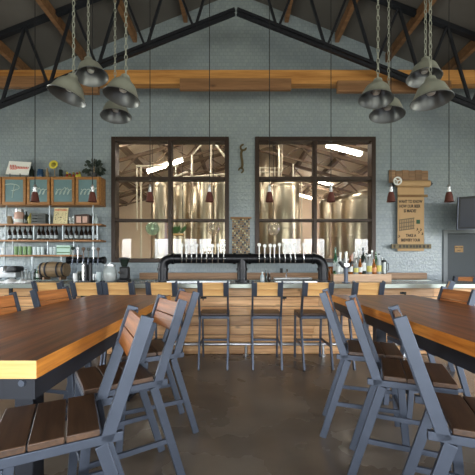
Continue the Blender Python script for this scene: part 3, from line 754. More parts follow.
# ------------------------------------------------------------------ things on the bar and the back counter
def onbar(px, Y): return Vector(((px-VX)*Y/F, Y, 1.081))
def onback(px, Y): return Vector(((px-VX)*Y/F, Y, 1.061))
b = thing('wooden_barrel', 'small oak barrel lying on the counter below the bottle shelves', 'barrel', onback(54, 6.19))
q = onback(54.5, 6.19); rz = .155; m = MB(); seg = 18
prof = [(0, -.245), (rz*.78, -.245), (rz*.8, -.25), (rz*.84, -.25), (rz*.95, -.12), (rz, 0), (rz*.95, .12), (rz*.84, .25), (rz*.8, .25), (rz*.78, .245), (0, .245)]
rot = Matrix.Rotation(R(90), 3, 'Y'); c0 = q + Vector((0, 0, rz+.035))
m.lathe(prof, c0, 24, rot); m.build('staves', M['barrel'], b)
for z in (-.21, -.11, .11, .21):
    r_ = rz*(1-.16*(abs(z)/.25)**1.6)+.003
    MB().lathe([(r_-.004, z-.016), (r_+.002, z-.016), (r_+.003, z+.016), (r_-.004, z+.016)], c0, 24, rot).build('hoop', M['steel_dark'], b)
m = MB()
for s in (-.16, .16): m.box((q.x+s-.02, 6.09, q.z), (q.x+s+.02, 6.29, q.z+.045))
m.build('cradle', M['ledge'], b)
for i, (px, h, mm, l) in enumerate(((35, .2, 'darkglass', 'dark squat bottle left of the barrel on the counter'), (38, .26, 'greenglass', 'green bottle left of the barrel on the counter'), (41, .22, 'brownglass', 'black bottle touching left of the barrel'))):
    make_bottle('spirit_bottle', onback(px, 6.3), .036, h, M[mm], M['labelwhite'] if i == 1 else None, l, group='bottles beside the barrel')
e = thing('espresso_machine', 'dark espresso machine with silver dome at left end of bar', 'coffee machine', onback(11, 6.3))
q = onback(11, 6.3)
MB().box((q.x-.15, 6.14, q.z+.03), (q.x+.2, 6.44, q.z+.14))[0].build('base', M['silver'], e, bevel=.015)
MB().box((q.x+.0, 6.16, q.z+.141), (q.x+.19, 6.42, q.z+.26))[0].build('body', M['black'], e, bevel=.03)
MB().lathe([(.085, 0), (.08, .06), (.05, .11), (0, .125)], (q.x-.1, 6.28, q.z+.141), 18).build('dome', M['silver'], e)
m = MB()
for sx in (-.12, .17):
    for y in (6.18, 6.4): m.lathe([(0, 0), (.015, 0), (.015, .03), (0, .03)], (q.x+sx, y, q.z), 8)
m.build('foot', M['black'], e)
for i, px in enumerate((22, 26, 29.5)):
    make_bottle('syrup_bottle', onback(px, 6.32), .03, (.16, .19, .15)[i], M['clear'], None, ('clear short bottle right of the espresso machine', 'clear tall bottle right of the espresso machine', 'clear little bottle between espresso machine and dark bottles')[i], group='bottles beside the espresso machine', cap=M['black'])
# folded towels
tw2 = MB(); q = onbar(16, 4.8)
def towel(m, x0, x1, y0, y1, z, sd):
    random.seed(sd); nx, ny = 14, 6; g = []
    for j in range(ny+1):
        row = []
        for i in range(nx+1):
            u, v = i/nx, j/ny; hgt = .02+.045*max(0, math.sin(u*PI))*(.6+.4*math.sin(u*9+sd+v*2))*math.sin(v*PI*.9+.15)
            if i in (0, nx) or j in (0, ny): hgt = .0
            row.append(m.bm.verts.new((x0+(x1-x0)*u, y0+(y1-y0)*v+.01*math.sin(u*12+sd), z+.002+hgt)))
        g.append(row)
    for j in range(ny):
        for i in range(nx): m._f([g[j][i], g[j][i+1], g[j+1][i+1], g[j+1][i]])
m = MB(); towel(m, P(2, 0, 4.85).x, P(17, 0, 4.85).x, 4.72, 5.0, 1.081, 2); o = m.build('bar_towel', M['cloth'], origin=onbar(9, 4.86)); tag(o, 'crumpled white towel at the far left of the bar', 'towel', 'bar towels')
sm = o.modifiers.new('solid', 'SOLIDIFY'); sm.thickness = .006
m = MB(); towel(m, P(18.5, 0, 4.85).x, P(29, 0, 4.85).x, 4.75, 4.98, 1.081, 5); o = m.build('bar_towel', M['cloth'], origin=onbar(24, 4.86)); tag(o, 'smaller white towel on the bar left of the dark post', 'towel', 'bar towels')
sm = o.modifiers.new('solid', 'SOLIDIFY'); sm.thickness = .006
# between T tower and windows
j = thing('glass_jar', 'big glass jar of brown beans standing on bar left of grinder', 'jar', onbar(110, 5.15)); q = onbar(110, 5.15)
m = MB(); m.lathe([(0, 0), (.085, 0), (.105, .03), (.11, .12), (.1, .19), (.075, .23), (.085, .25), (.078, .25), (.07, .23), (.094, .19), (.103, .12), (.098, .035), (.08, .008), (0, .008)], q, 22); m.build('jar_body', M['clear'], j)
MB().lathe([(0, .01), (.08, .01), (.096, .035), (.1, .1), (0, .105)], q, 22).build('beans', M['ledge'], j)
MB().lathe([(0, .252), (.09, .252), (.09, .275), (.02, .285), (.02, .3), (0, .305)], q, 22).build('lid', M['silver'], j)
g = thing('coffee_grinder', 'black coffee grinder with cone hopper standing on the bar', 'grinder', onbar(123.5, 5.1)); q = onbar(123.5, 5.1)
MB().box((q.x-.085, 5.0, q.z), (q.x+.085, 5.22, q.z+.035))[0].build('base', M['black'], g, bevel=.01)
MB().box((q.x-.065, 5.08, q.z+.036), (q.x+.075, 5.21, q.z+.24))[0].build('body', M['black'], g, bevel=.02)
MB().lathe([(.04, .241), (.085, .36), (.08, .36), (.035, .246)], (q.x, 5.14, q.z), 18).build('hopper', M['darkglass'], g)
MB().lathe([(0, .361), (.09, .361), (.085, .385), (.02, .39), (0, .4)], (q.x, 5.14, q.z), 18).build('hopper_lid', M['black'], g)
MB().tube([(q.x-.02, 5.08, q.z+.16), (q.x-.02, 5.0, q.z+.14), (q.x-.02, 4.97, q.z+.15)], .018, 10).build('spout', M['chrome'], g)
for px, hh, mm, l in ((76, .13, 'white', 'white mug left of the T shaped tower column'), (80, .16, 'darkglass', 'dark flask left of the T shaped tower column'), (95.5, .12, 'silver', 'steel cup right of the T shaped tower column'), (99, .15, 'pale_can', 'pale cup beside the steel cup on the bar')):
    o = MB().lathe([(0, 0), (.035, 0), (.042, hh*.2), (.042, hh), (.037, hh), (.035, .012), (0, .012)], (0,0,0), 16).build('bar_cup', M[mm]); o.location = onbar(px, 5.2); tag(o, l, 'cup', 'cups around the T shaped tower')
make_bottle('soap_bottle', onbar(262.2, 5.2), .034, .15, M['pale_can'], M['labelwhite'], 'pale squat bottle on the bar beside the pipe column', cap=M['white'])
make_bottle('bitters_bottle', onbar(266.2, 5.2), .022, .175, M['darkglass'], None, 'slim dark bottle on the bar, first right of the pale one')
make_bottle('sauce_bottle', onbar(269.2, 5.2), .022, .14, M['brownglass'], None, 'shorter dark brown bottle on the bar, second right of the pale one')
o = MB().lathe([(0, 0), (.028, 0), (.03, .09), (.027, .09), (.025, .01), (0, .01)], (0,0,0), 14).build('black_cup', M['black']); o.location = Vector(((281.3-VX)*6.42/F, 6.42, P(0, 272.8, 6.4).z+.001)); tag(o, 'little black cup on the timber ledge under the right taps', 'cup')
# crate with liquor bottles
RY = 5.18
A = P(333.5, 274.2, RY-.1); B = P(391.5, 281.5, RY-.1)
rs = thing('bottle_riser', 'pale wooden riser box under the liquor bottles on bar', 'riser', ((A.x+B.x)/2, RY, 1.081))
MB().box((A.x, RY-.1, 1.081), (B.x, RY-.085, A.z))[0].build('front_board', M['box_wood'], rs, bevel=.003)
MB().box((A.x, RY-.084, A.z-.015), (B.x, RY+.1, A.z))[0].build('top_board', M['box_wood'], rs, bevel=.003)
m = MB()
for x in (A.x, B.x-.015): m.box((x, RY-.084, 1.081), (x+.015, RY+.1, A.z-.016))
m.build('end_board', M['box_wood'], rs)
rz_ = A.z+.001
def onr(px, dy=0): return Vector(((px-VX)*(RY+dy)/F, RY+dy, rz_))
LQ = [(335.5, 248, 4.6, 'greenglass', 'labelwhite', 'greenglass', .05, 'green bottle with white label, tallest at left end of the riser'),
      (340.5, 254, 5, 'clear', 'labelwhite', None, .04, 'clear bottle with white label behind left arm of the Y tower'),
      (345.4, 252, 4.6, 'clear', None, 'white', .06, 'clear unlabelled bottle right behind the chrome disc'),
      (350.4, 256, 5, 'amber', 'labelwhite', 'red', -.02, 'amber bottle with red cap right of the Y tower'),
      (353.8, 252, 4.6, 'clear', 'pale_can', None, .06, 'clear bottle with pale label behind the red capped one'),
      (356.2, 259.5, 4.6, 'clear', 'yellowlabel', None, -.04, 'short clear bottle with yellow label in front row of liquor'),
      (358.8, 250, 4.6, 'clear', 'labelwhite', 'silver', .05, 'clear bottle with silver cap in the back row of liquor'),
      (363.2, 247.5, 5.2, 'darkglass', 'labelwhite', None, -.02, 'tall dark bottle with big white label mid riser'),
      (366.6, 253, 4.4, 'clear', 'labelwhite', 'black', .06, 'clear black capped bottle behind the tall dark one'),
      (369.6, 254.5, 5, 'clear', 'yellowlabel', 'silver', -.01, 'clear bottle with yellow label and silver cap'),
      (374, 259, 4.6, 'amber', 'orangelabel', None, -.03, 'amber bottle with orange label at the front of liquor row'),
      (376, 252, 4.4, 'greenglass', 'labelwhite', None, .06, 'green bottle with white label behind the amber orange labelled one'),
      (337.9, 256, 4.2, 'clear', 'labelwhite', 'black', -.05, 'small clear black capped bottle second from left end of liquor'),
      (347.6, 259, 3.8, 'clear', 'yellowlabel', 'white', .02, 'small white capped bottle beside the Y tower arm'),
      (372, 250.5, 4.2, 'clear', 'labelwhite', 'white', .07, 'clear white capped bottle in back row behind amber bottle'),
      (360.2, 258, 3.8, 'amber', 'labelwhite', 'black', -.06, 'small amber bottle left of the tall dark one'),
      (381.9, 257, 3.8, 'clear', 'labelwhite', None, .06, 'clear bottle peeking behind the french press'),
      (378.8, 253.5, 4.8, 'clear', 'yellowlabel', 'black', .01, 'black capped bottle with pale yellow label near right end')]
for px, ty, wp, gm, lm, cm, dy, l in LQ:
    p = onr(px, dy); h = P(0, ty, RY+dy).z - rz_
    make_bottle('liquor_bottle', p, wp/2/61, h, M[gm], M[lm] if lm else None, l, group='liquor bottles on the riser', cap=M[cm] if cm else None)
fp = thing('french_press', 'black framed glass french press at right end of riser', 'coffee press', onr(384)); q = onr(384)
MB().lathe([(0, .01), (.035, .01), (.035, .2), (.032, .2), (.032, .014), (0, .014)], q, 16).build('beaker', M['clear'], fp)
m = MB()
for k in range(4):
    th = R(45+90*k); m.tube([(q.x+.038*math.cos(th), q.y+.038*math.sin(th), q.z), (q.x+.038*math.cos(th), q.y+.038*math.sin(th), q.z+.2)], .005, 6)
m.lathe([(.035, .19), (.042, .19), (.042, .205), (.035, .205)], q, 16); m.lathe([(0, 0), (.042, 0), (.042, .009), (0, .009)], q, 16)
m.tube([(q.x+.04, q.y, q.z+.18), (q.x+.075, q.y, q.z+.17), (q.x+.075, q.y, q.z+.06), (q.x+.04, q.y, q.z+.04)], .007, 6); m.build('frame', M['black'], fp)
MB().lathe([(0, .206), (.04, .206), (.03, .225), (.006, .228), (.006, .24), (.012, .25), (0, .258)], q, 16).build('lid', M['black'], fp)
for px, l in ((330.3, 'brown glass pitcher on the bar at the left foot of the riser'),):
    o = thing('pitcher', l, 'pitcher', onbar(px, 5.29)); q = onbar(px, 5.29)
    MB().lathe([(0, 0), (.045, 0), (.05, .05), (.04, .18), (.045, .24), (.04, .24), (.035, .18), (.044, .05), (0, .01)], q, 16).build('body', M['amber'] if px > 330 else M['brownglass'], o)
    MB().tube([q+Vector((-.04, 0, .21)), q+Vector((-.085, 0, .19)), q+Vector((-.085, 0, .09)), q+Vector((-.046, 0, .06))], .007, 6).build('handle', M['amber'] if px > 330 else M['brownglass'], o)

# ------------------------------------------------------------------ wall pieces
# wrench
wr = MB(); Y = 6.57
def wp(x, y): return P(x, y, Y)
prof = [(242.2,150),(241.2,153),(241.4,157),(242.2,161),(242.4,165),(241.8,168)]
m = wr; pts = [wp(x, y) for x, y in prof]
for p, q in zip(pts, pts[1:]): m.bar(p, q + (q-p).normalized()*.01, .05, .022, (1, 0, 0))
def jaw(cx, cy, ang, r):
    c = wp(cx, cy); out = []
    for k in range(21):
        t = ang + R(38) + k*R(284)/20; out.append(c + Vector((math.cos(t)*r, 0, math.sin(t)*r)))
    for k in range(8, -1, -1):
        t = ang + R(52) + k*R(256)/8; out.append(c + Vector((math.cos(t)*r*.52, 0, math.sin(t)*r*.52)))
    m.prism([p + Vector((0, -.011, 0)) for p in out], (0, .022, 0))
jaw(243.3, 147.5, R(40), .075); jaw(241, 170.3, R(230), .062)
o = m.build('wall_wrench', M['old_steel'], origin=wp(242, 160), bevel=.004); tag(o, 'old curved double ended wrench hanging on wall between windows', 'wrench')
# woven hanging behind the long pipe
wv = thing('beaded_hanging', 'tan beaded strand hanging on the wall between the windows', 'wall hanging', P(241, 218, 6.55))
a = P(232, 218, 6.52); b = P(250, 258, 6.52)
MB().tube([(a.x-.03, 6.5, a.z), (b.x+.03, 6.5, a.z)], .018, 10).build('rod', M['ledge'], wv)
n = 9; random.seed(8)
for k in range(n):
    x = a.x+(b.x-a.x)*(k+.5)/n; m = MB(); z = a.z; i = 0
    m.tube([(x, 6.53, a.z), (x, 6.53, b.z)], .006, 6)
    while z - .05 > b.z:
        m.mi = 1 if (i*3+k*2) % 5 == 0 else (2 if (i+k) % 4 == 0 else 0)
        m.lathe([(0, -.021), (.013, -.014), (.0165, 0), (.013, .014), (0, .021)], (x, 6.53, z-.026), 8); z -= random.uniform(.044, .052); i += 1
    m.build('bead_strand', [M['wicker'], M['cream'], M['brown_box']], wv)
# kraft paper roll
kp = thing('paper_roll_holder', 'kraft paper roll on wooden holder hanging beside right window', 'paper roll', P(409, 180, 6.55))
a = P(389.5, 170, 6.55); b = P(428.5, 182.5, 6.55)
m = MB()
for k in range(6):
    x0 = a.x+(b.x-a.x)*k/6; x1 = a.x+(b.x-a.x)*(k+1)/6; m.box((x0+.002, 6.555, b.z), (x1-.002, 6.59, a.z-.012*(k % 2)))
m.build('back_board', M['ledge'], kp, bevel=.003)
ra = P(396.5, 183.8, 6.45); rb2 = P(429, 183.8, 6.45)
MB().tube([ra, rb2], .068, 24).build('paper_roll', M['paper'], kp)
MB().tube([ra-Vector((.06, 0, 0)), rb2+Vector((.07, 0, 0))], .015, 10).build('spindle', M['steel_dark'], kp)
for x in (ra.x-.03, rb2.x+.03):
    MB().box((x-.012, 6.43, ra.z-.04), (x+.012, 6.554, ra.z+.04))[0].build('bracket', M['steel_dark'], kp)
m = MB(); wc = P(397.5, 181, 6.36); rot = Matrix.Rotation(R(90), 3, 'X')
m.lathe([(.06, -.012), (.085, -.012), (.085, .012), (.06, .012), (.06, -.012)], wc, 20, rot)
for k in range(3):
    th = R(120*k+20); m.bar(wc, wc+Vector((math.cos(th)*.065, 0, math.sin(th)*.065)), .014, .02, (0, 1, 0))
m.tube([wc+Vector((0, -.01, 0)), wc+Vector((0, .06, 0))], .014, 8)
m.build('crank_wheel', M['white'], kp)
p0 = P(397.5, 186, 6.51); p1 = P(424, 251, 6.51)
MB().box((p0.x, 6.508, p1.z), (p1.x, 6.511, p0.z))[0].build('paper_sheet', M['paper'], kp)
def tx(s, px, py, size, mat=M['ink'], bold=.0012, sx=1): text(s, size, mat, 'lettering', kp, P(px, py, 6.507), bold=bold, sx=sx)
tx('WANT TO KNOW', 410.4, 201.6, .085, sx=.68, bold=.003); tx('HOW OUR BEER', 409.8, 206.3, .085, sx=.68, bold=.003); tx('IS MADE?', 410, 211, .085, sx=.75, bold=.003)
tx('TAKE A', 411, 235.6, .08, sx=.78, bold=.003); tx('BREWERY TOUR', 410.5, 240.2, .08, sx=.66, bold=.003)
a = P(398, 194.7, 6.5); b = P(427.5, 197.2, 6.5)
MB().box((a.x, 6.49, b.z), (b.x, 6.505, a.z))[0].build('guide_bar', M['brass'], kp)
text('FARMHOUSE BREWING CO', .034, M['ink_brown'], 'lettering', kp, P(411, 196, 6.489), bold=.0012)
m = MB()   # sketch of a kettle on a stand
for k in range(9):
    x = 399.5+k*1.75; m.bar(P(x, 219.5-.25*k+(k % 2)*.4, 6.507), P(x+.2, 231-.25*k, 6.507), .018, .002, (1, 0, 0))
for y in (220, 223.5, 227.5, 230.5): m.bar(P(399, y, 6.507), P(414.5, y-2, 6.507), .018, .002, (0, 0, 1))
m.build('sketch', M['ink_grey'], kp)
MB().box((P(416.3, 0, 6.507).x, 6.505, P(0, 223.8, 6.507).z), (P(420, 0, 6.507).x, 6.5075, P(0, 219.8, 6.507).z))[0].build('sketch', M['ink_green'], kp)
for x, y in ((417, 228), (422, 232.5), (418.5, 231), (420.5, 228.5), (398.8, 235)):
    p = P(x, y, 6.507); MB().tube([p, p+Vector((.02, 0, -.03)), p+Vector((-.01, 0, -.05))], .008, 6).build('sketch', M['ink'], kp)
a = P(391.5, 244.2, 6.5); b = P(431, 248.6, 6.5)
MB().box((a.x, 6.49, b.z), (b.x, 6.507, a.z))[0].build('cutter_bar', M['old_steel'], kp, bevel=.002)
m = MB()
for x in (394.5, 400, 404, 407, 411, 414, 417, 420, 424, 428):
    p = P(x, 246.4, 6.489); m.box((p.x-.02, 6.4875, p.z-.025), (p.x+.02, 6.4895, p.z+.025))
m.build('cutter_bolt', M['ink'], kp)
# television
tv = thing('television', 'black wall television tilted downwards above the grey door', 'television', P(470, 212, 6.2))
a = P(458.3, 197, 6.05); tl = a; bl = P(461, 229.5, 6.05); 
W = 1.1
fr = Matrix.Rotation(R(-17), 3, 'Z')
dirx = Vector((math.cos(R(-22)), math.sin(R(-22)), 0)); dn = (bl-tl); dn = Vector((.03, .08, dn.z))
tr_ = tl+dirx*W; br_ = tr_+dn; bl2 = tl+dn
nout = dirx.cross(dn).normalized()
if nout.y > 0: nout = -nout
MB().prism([tl, tr_, br_, bl2], -nout*.07).build('cabinet', M['tv'], tv)
def mixq(u, v): return tl + dirx*W*u + dn*v
MB().prism([mixq(.035, .07)+nout*.003, mixq(.965, .07)+nout*.003, mixq(.965, .92)+nout*.003, mixq(.035, .92)+nout*.003], -nout*.002).build('screen', M['screen'], tv)
m = MB(); m.bar(mixq(.0, 0)+nout*.004, mixq(0, 1)+nout*.004, .012, .012); m.bar(mixq(.0, .985)+nout*.004, mixq(1, .985)+nout*.004, .012, .012, (0, 0, 1)); m.build('bezel_strip', M['steel'], tv)
cen = mixq(.5, .5)
MB().bar(cen-nout*.071, (cen.x, 6.58, cen.z), .07, .07).build('wall_arm', M['steel_dark'], tv)

# ------------------------------------------------------------------ lamps
def ceil_at(x): return roofz(x)-.03
sh = None
PL = [(35, 'above the oak cabinet doors'), (92.5, 'in front of the right cabinet door'), (150, 'in front of the left half of left window'), (209.5, 'in front of the right half of left window'),
      (269.5, 'in front of the left half of right window'), (331, 'in front of the right half of right window'), (391, 'beside the kraft paper roll'), (449, 'beside the television')]
for px, where in PL:
    p = P(px, 201.8, 4.9)
    t = thing('pendant_lamp', 'little rusty red pendant lamp hanging '+where, 'lamp', p, 'rusty pendants over the bar')
    MB().lathe([(.066, 0), (.058, .03), (.05, .09), (.036, .145), (.02, .155), (.018, .15), (.033, .14), (.046, .088), (.054, .03), (.062, .002), (.066, 0)], p, 18).build('shade', M['rust'], t)
    MB().lathe([(0, .15), (.024, .152), (.026, .19), (.018, .2), (.022, .22), (.018, .255), (.006, .275), (0, .276)], p, 14).build('socket', M['silver'], t)
    MB().tube([p+Vector((0, 0, .27)), (p.x, p.y, ceil_at(p.x))], .006, 6).build('cord', M['rubber'], t)
BL = [(67, 96.5, 2.95, 15, 'bell lamp at far left, hanging next to the steel truss', .34), (121.5, 97.5, 2.95, 10, 'bell lamp left of the left window, directly over a lower smaller one', .34),
      (116, 116.5, 3.5, -4, 'small bell lamp hanging lowest, left of the left window', .335), (92, 77, 3.4, -12, 'bell lamp hanging highest on the left side', .34),
      (375.5, 99.5, 2.95, 8, 'bell lamp above the right window, higher of its pair', .315), (387, 115, 3.6, 6, 'lowest bell lamp by right window corner', .385),
      (431.5, 101, 2.75, -1, 'bell lamp hanging at far right near the steel truss', .335), (424, 78, 3.2, 6, 'bell lamp hanging highest on the right side', .33)]
BPROF = [(0, 0), (.03, 0), (.04, -.008), (.045, -.03), (.06, -.05), (.084, -.072), (.107, -.095), (.126, -.135), (.145, -.18), (.165, -.213), (.17, -.215)]
BIN = [(.17, -.215), (.166, -.219), (.158, -.21), (.139, -.178), (.12, -.135), (.1, -.097), (.07, -.078), (0, -.062)]
for px, py, Y, tl_, lab, dia in BL:
    rim = P(px, py, Y); k = dia/.34
    rot = Matrix.Rotation(R(tl_), 3, 'Y') @ Matrix.Rotation(R(-3), 3, 'X'); ax = rot @ Vector((0, 0, -1))
    neck = rim - ax*.215*k
    t = thing('bell_lamp', lab, 'lamp', neck, 'grey bell lamps')
    rk = rot @ Matrix.Diagonal((k, k, k))
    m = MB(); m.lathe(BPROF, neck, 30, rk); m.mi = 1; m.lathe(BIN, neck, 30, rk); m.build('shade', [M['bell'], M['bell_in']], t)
    m = MB(); m.lathe([(0, -.064), (.02, -.066), (.022, -.085), (.036, -.115), (.038, -.135), (.03, -.155), (0, -.165)], neck, 14, rk); m.build('bulb', M['bulb'], t)
    m = MB(); z = neck.z; top = ceil_at(neck.x)
    n = int((top-z)/.05)
    for i in range(n):
        c = Vector((neck.x, neck.y, z+.02+i*.05)); ring = []
        for q in range(9):
            th = 2*PI*q/8; off = Vector((math.sin(th)*.012, 0, math.cos(th)*.03)) if i % 2 else Vector((0, math.sin(th)*.012, math.cos(th)*.03)); ring.append(c+off)
        m.tube(ring, .004, 5, False)
    m.build('chain', M['bell'], t)

# ------------------------------------------------------------------ the brewery behind the windows
BY = 16.0; BXW = 9.5; by0 = WY+WT
def broof(x): return 5.95 - .27*abs(x)
struct(MB().box((-BXW, by0, -.1), (BXW, BY, 0))[0].build('floor_brewery', M['soil_floor']))
struct(MB().box((-BXW, BY, 0), (BXW, BY+.2, 6.2))[0].build('wall_brewery_far', M['tan_wall']))
struct(MB().box((-BXW-.2, by0, 0), (-BXW, BY+.2, 6.2))[0].build('wall_brewery_left', M['tan_wall']))
struct(MB().box((BXW, by0, 0), (BXW+.2, BY+.2, 6.2))[0].build('wall_brewery_right', M['tan_wall']))
m = MB()
for s in (-1, 1): m.prism([(0, by0, broof(0)), (s*BXW, by0, broof(BXW)), (s*BXW, by0, broof(BXW)+.12), (0, by0, broof(0)+.12)], (0, BY-by0, 0))
struct(m.build('ceiling_brewery', M['tin_roof']))
m = MB()
for k in range(0, 9):
    for s in (-1, 1):
        x = s*(.3+k*1.05); m.box((x-.06, by0+.3, broof(x)-.2), (x+.06, BY, broof(x)-.02))
for y in (8.3, 10.2, 12.1, 14.0):
    for s in (-1, 1):
        m.bar((0, y, broof(0)-.26), (s*BXW, y, broof(BXW)-.26), .1, .1, (0, 1, 0))
        m.bar((0, y, broof(0)-.75), (s*BXW, y, broof(BXW)-.6), .06, .06, (0, 1, 0))
        for q in range(9):
            xa, xb = s*q*1.05, s*(q+.5)*1.05; za = broof(xa)-.26; zb_ = broof(xb)-.72+.1*q/9
            m.bar((xa, y, za), (xb, y, zb_), .04, .04, (0, 1, 0)); m.bar((xb, y, zb_), (s*(q+1)*1.05, y, broof((q+1)*1.05)-.26), .04, .04, (0, 1, 0))
struct(m.build('beam_brewery', M['purlin']))
struct(MB().box((-5.1, 8.2, 0), (-3.55, 8.4, 3.3))[0].build('wall_brewery_partition', M['tan_wall']))
struct(MB().box((9.3, 7.6, .4), (9.49, 9.0, 3.6))[0].build('window_30', M['violet']))  # unseen glowing panel added to tint tank reflections, no real opening
FL = [(344, 150, 8.6, .5, -15, 'big blazing ceiling light seen in right window top corner'), (165, 166, 9.9, .6, 18, 'ceiling light glowing through left window top'), (303, 196, 14.5, .6, -15, 'far ceiling light low in the right window'),
      (322, 182.5, 13.5, .45, -15, 'far ceiling light just right of the right window mullion')]
for xx, yy, l in ((-6.5, 8.0, 'added fill light in the brewery, unseen past the left window'), (-3.2, 7.6, 'added fill light hidden above the left window in the brewery'), (-.6, 7.5, 'added fill light hidden over the brewery side of wall between windows'), (2.0, 7.6, 'added fill light hidden above the right window in the brewery'), (5.4, 7.9, 'added fill light in the brewery, unseen past the right window'), (7.0, 11.0, 'added fill light unseen at far right in the brewery behind tanks')):  # strip lights out of view, added to brighten the brewery
    zz = broof(xx)-.35; FL.append((VX+xx*F/yy, VY-(zz-EYE)*F/yy, yy, .8, -15 if xx > 0 else 15, l))
for px, py, Y, hl, sl, l in FL:
    p = P(px, py, Y); t = thing('strip_light', l, 'ceiling light', p, 'brewery strip lights')
    d = Vector((math.cos(R(sl)), 0, math.sin(R(sl))))
    MB().bar(p-d*hl+Vector((0, 0, .06)), p+d*hl+Vector((0, 0, .06)), .12, .05, (0, 1, 0)).build('housing', M['white'], t)
    m = MB()
    for s in (-.06, .06): m.tube([p-d*hl*.96+Vector((0, s, 0)), p+d*hl*.96+Vector((0, s, 0))], .03, 8)
    m.build('tube_lamp', M['tube'], t)
    MB().tube([p+Vector((0, 0, .09)), (p.x, p.y, broof(p.x)-.02)], .012, 6).build('hanger', M['purlin'], t)
def tank(px, Y, r, ytop, label):
    x = (px-VX)*Y/F; zt = EYE-(ytop-VY)*Y/F
    t = thing('brewing_tank', label, 'tank', (x, Y, 0), 'steel brewing tanks')
    MB().lathe([(0, .35), (.06, .35), (.08, .45), (r, 1.0), (r, zt-.18), (r*.96, zt-.12), (r*.7, zt-.03), (.1, zt), (0, zt)], (x, Y, 0), 40).build('shell', M['tank'], t)
    m = MB()
    for z in (1.05, 1.05+(zt-1.2)*.5, zt-.22): m.lathe([(r, z-.03), (r+.012, z-.025), (r+.012, z+.025), (r, z+.03)], (x, Y, 0), 40)
    m.build('band', M['tank'], t)
    for k in range(4):
        th = R(45+90*k); c = Vector((x+math.cos(th)*(r-.04), Y+math.sin(th)*(r-.04), 0))
        MB().tube([c, c+Vector((0, 0, 1.05))], .035, 8).build('leg', M['tank'], t)
    m = MB(); m.lathe([(.16, -.03), (.16, .03), (.12, .045), (0, .05)], (x, Y-r, 1.5), 20, Matrix.Rotation(R(90), 3, 'X')); m.build('manway', M['tank'], t)
    m = MB(); m.tube([(x, Y, zt-.02), (x, Y, zt+.05), (x+.12, Y, zt+.08), (x+r+.06, Y, zt+.08), (x+r+.06, Y, .9)], .022, 8); m.build('blow_off_pipe', M['white_pipe'], t)
TK = [(160.5, 9.3, .27, 180, 'tank first right of the tan partition in left window'), (181, 10.3, .32, 179, 'tank just right of the left window mullion'),
      (196, 12.2, .4, 184, 'tank set back in the middle of left window right half'), (205.5, 9.9, .28, 178, 'tank second from the right side of left window'), (221, 8.6, .23, 179, 'tank closest to the right side of left window'),
      (268, 11.1, .4, 149, 'tall tank rising into the upper panes of right window'), (284, 9.6, .47, 180.5, 'wide tank standing left of the right window mullion'),
      (328, 12.0, .32, 199, 'slim tank first right of the right window mullion'), (340.5, 10.6, .3, 197, 'slim tank in the middle of right window right half'), (359.5, 9.2, .5, 193, 'widest tank with violet sheen near right side of right window')]
for a in TK: tank(*a)
m = MB()
m.tube([P(136, 166, 8.9), P(160, 166, 8.9), P(178, 166, 8.9)], .03, 8); m.tube([P(141, 167, 8.9), P(141, 262, 8.9)], .03, 8); m.tube([P(137, 168, 8.8), P(137, 230, 8.8)], .025, 8)
m.tube([P(176, 163, 8.7), P(176, 178, 8.7), P(226, 174, 8.7)], .025, 8); m.tube([P(192, 155, 8.7), P(192, 176, 8.7)], .03, 8); m.tube([P(192, 155, 8.7), P(203, 143, 8.7)], .025, 8); m.tube([P(211, 142, 8.7), P(211, 180, 8.7)], .022, 8)
m.tube([P(216, 145, 8.5), P(226, 158, 8.5)], .03, 8); m.tube([P(174, 177, 8.6), P(188, 172, 8.6)], .03, 8)
o = m.build('process_piping', M['white_pipe'], origin=P(180, 262, 8.8)); tag(o, 'pale process pipes and rails above tanks in the left window', 'pipes')
m = MB()
m.tube([P(258, 172, 8.9), P(282, 172, 8.9), P(282, 145, 8.9)], .022, 8); m.tube([P(256, 168, 8.9), P(282, 168, 8.9)], .015, 8); m.tube([P(279, 143, 8.8), P(279, 178, 8.8)], .03, 8); m.tube([P(293, 164, 9), P(293, 180, 9), P(300, 176, 9)], .02, 8)
for x in (260, 265, 270, 275): m.tube([P(x, 168, 8.9), P(x, 176, 8.9)], .014, 6)
o = m.build('process_piping', M['white_pipe'], origin=P(270, 262, 8.9)); tag(o, 'pale rails and pipes on upper tank in right window', 'pipes')
for px, py, Y, mm, l in ((152.5, 228.5, 7.3, 'globe_green', 'greenish glass globe lamp hanging behind the left half of left window'), (213.5, 228.5, 7.3, 'globe_clear', 'clear glass globe lamp hanging behind the right half of left window'), (273.5, 228.5, 7.3, 'globe_clear', 'clear glass globe lamp behind right window')):
    p = P(px, py, Y); t = thing('globe_lamp', l, 'lamp', p, 'glass globe lamps in the brewery')
    r = 7.3*7.0/F
    MB().lathe([(.05, r*.93), (r*.6, r*.8), (r*.92, r*.4), (r, 0), (r*.92, -r*.4), (r*.6, -r*.8), (r*.3, -r*.95), (0, -r), (0, -r+.008), (r*.28, -r*.9), (r*.56, -r*.75), (r*.87, -r*.36), (r*.95, 0), (r*.87, r*.36), (r*.56, r*.75), (.045, r*.88)], p, 24).build('globe', M[mm], t)
    MB().lathe([(0, r*.75), (.045, r*.8), (.05, r*1.05), (0, r*1.1)], p, 14).build('cap', M['silver'], t)
    MB().lathe([(0, -.05), (.025, -.03), (.03, 0), (.02, .04), (.015, .1), (0, .11)], p, 12).build('bulb', M['bulb'], t)
    MB().tube([p+Vector((0, 0, r)), (p.x, p.y, broof(p.x)-.02)], .006, 6).build('cord', M['rubber'], t)
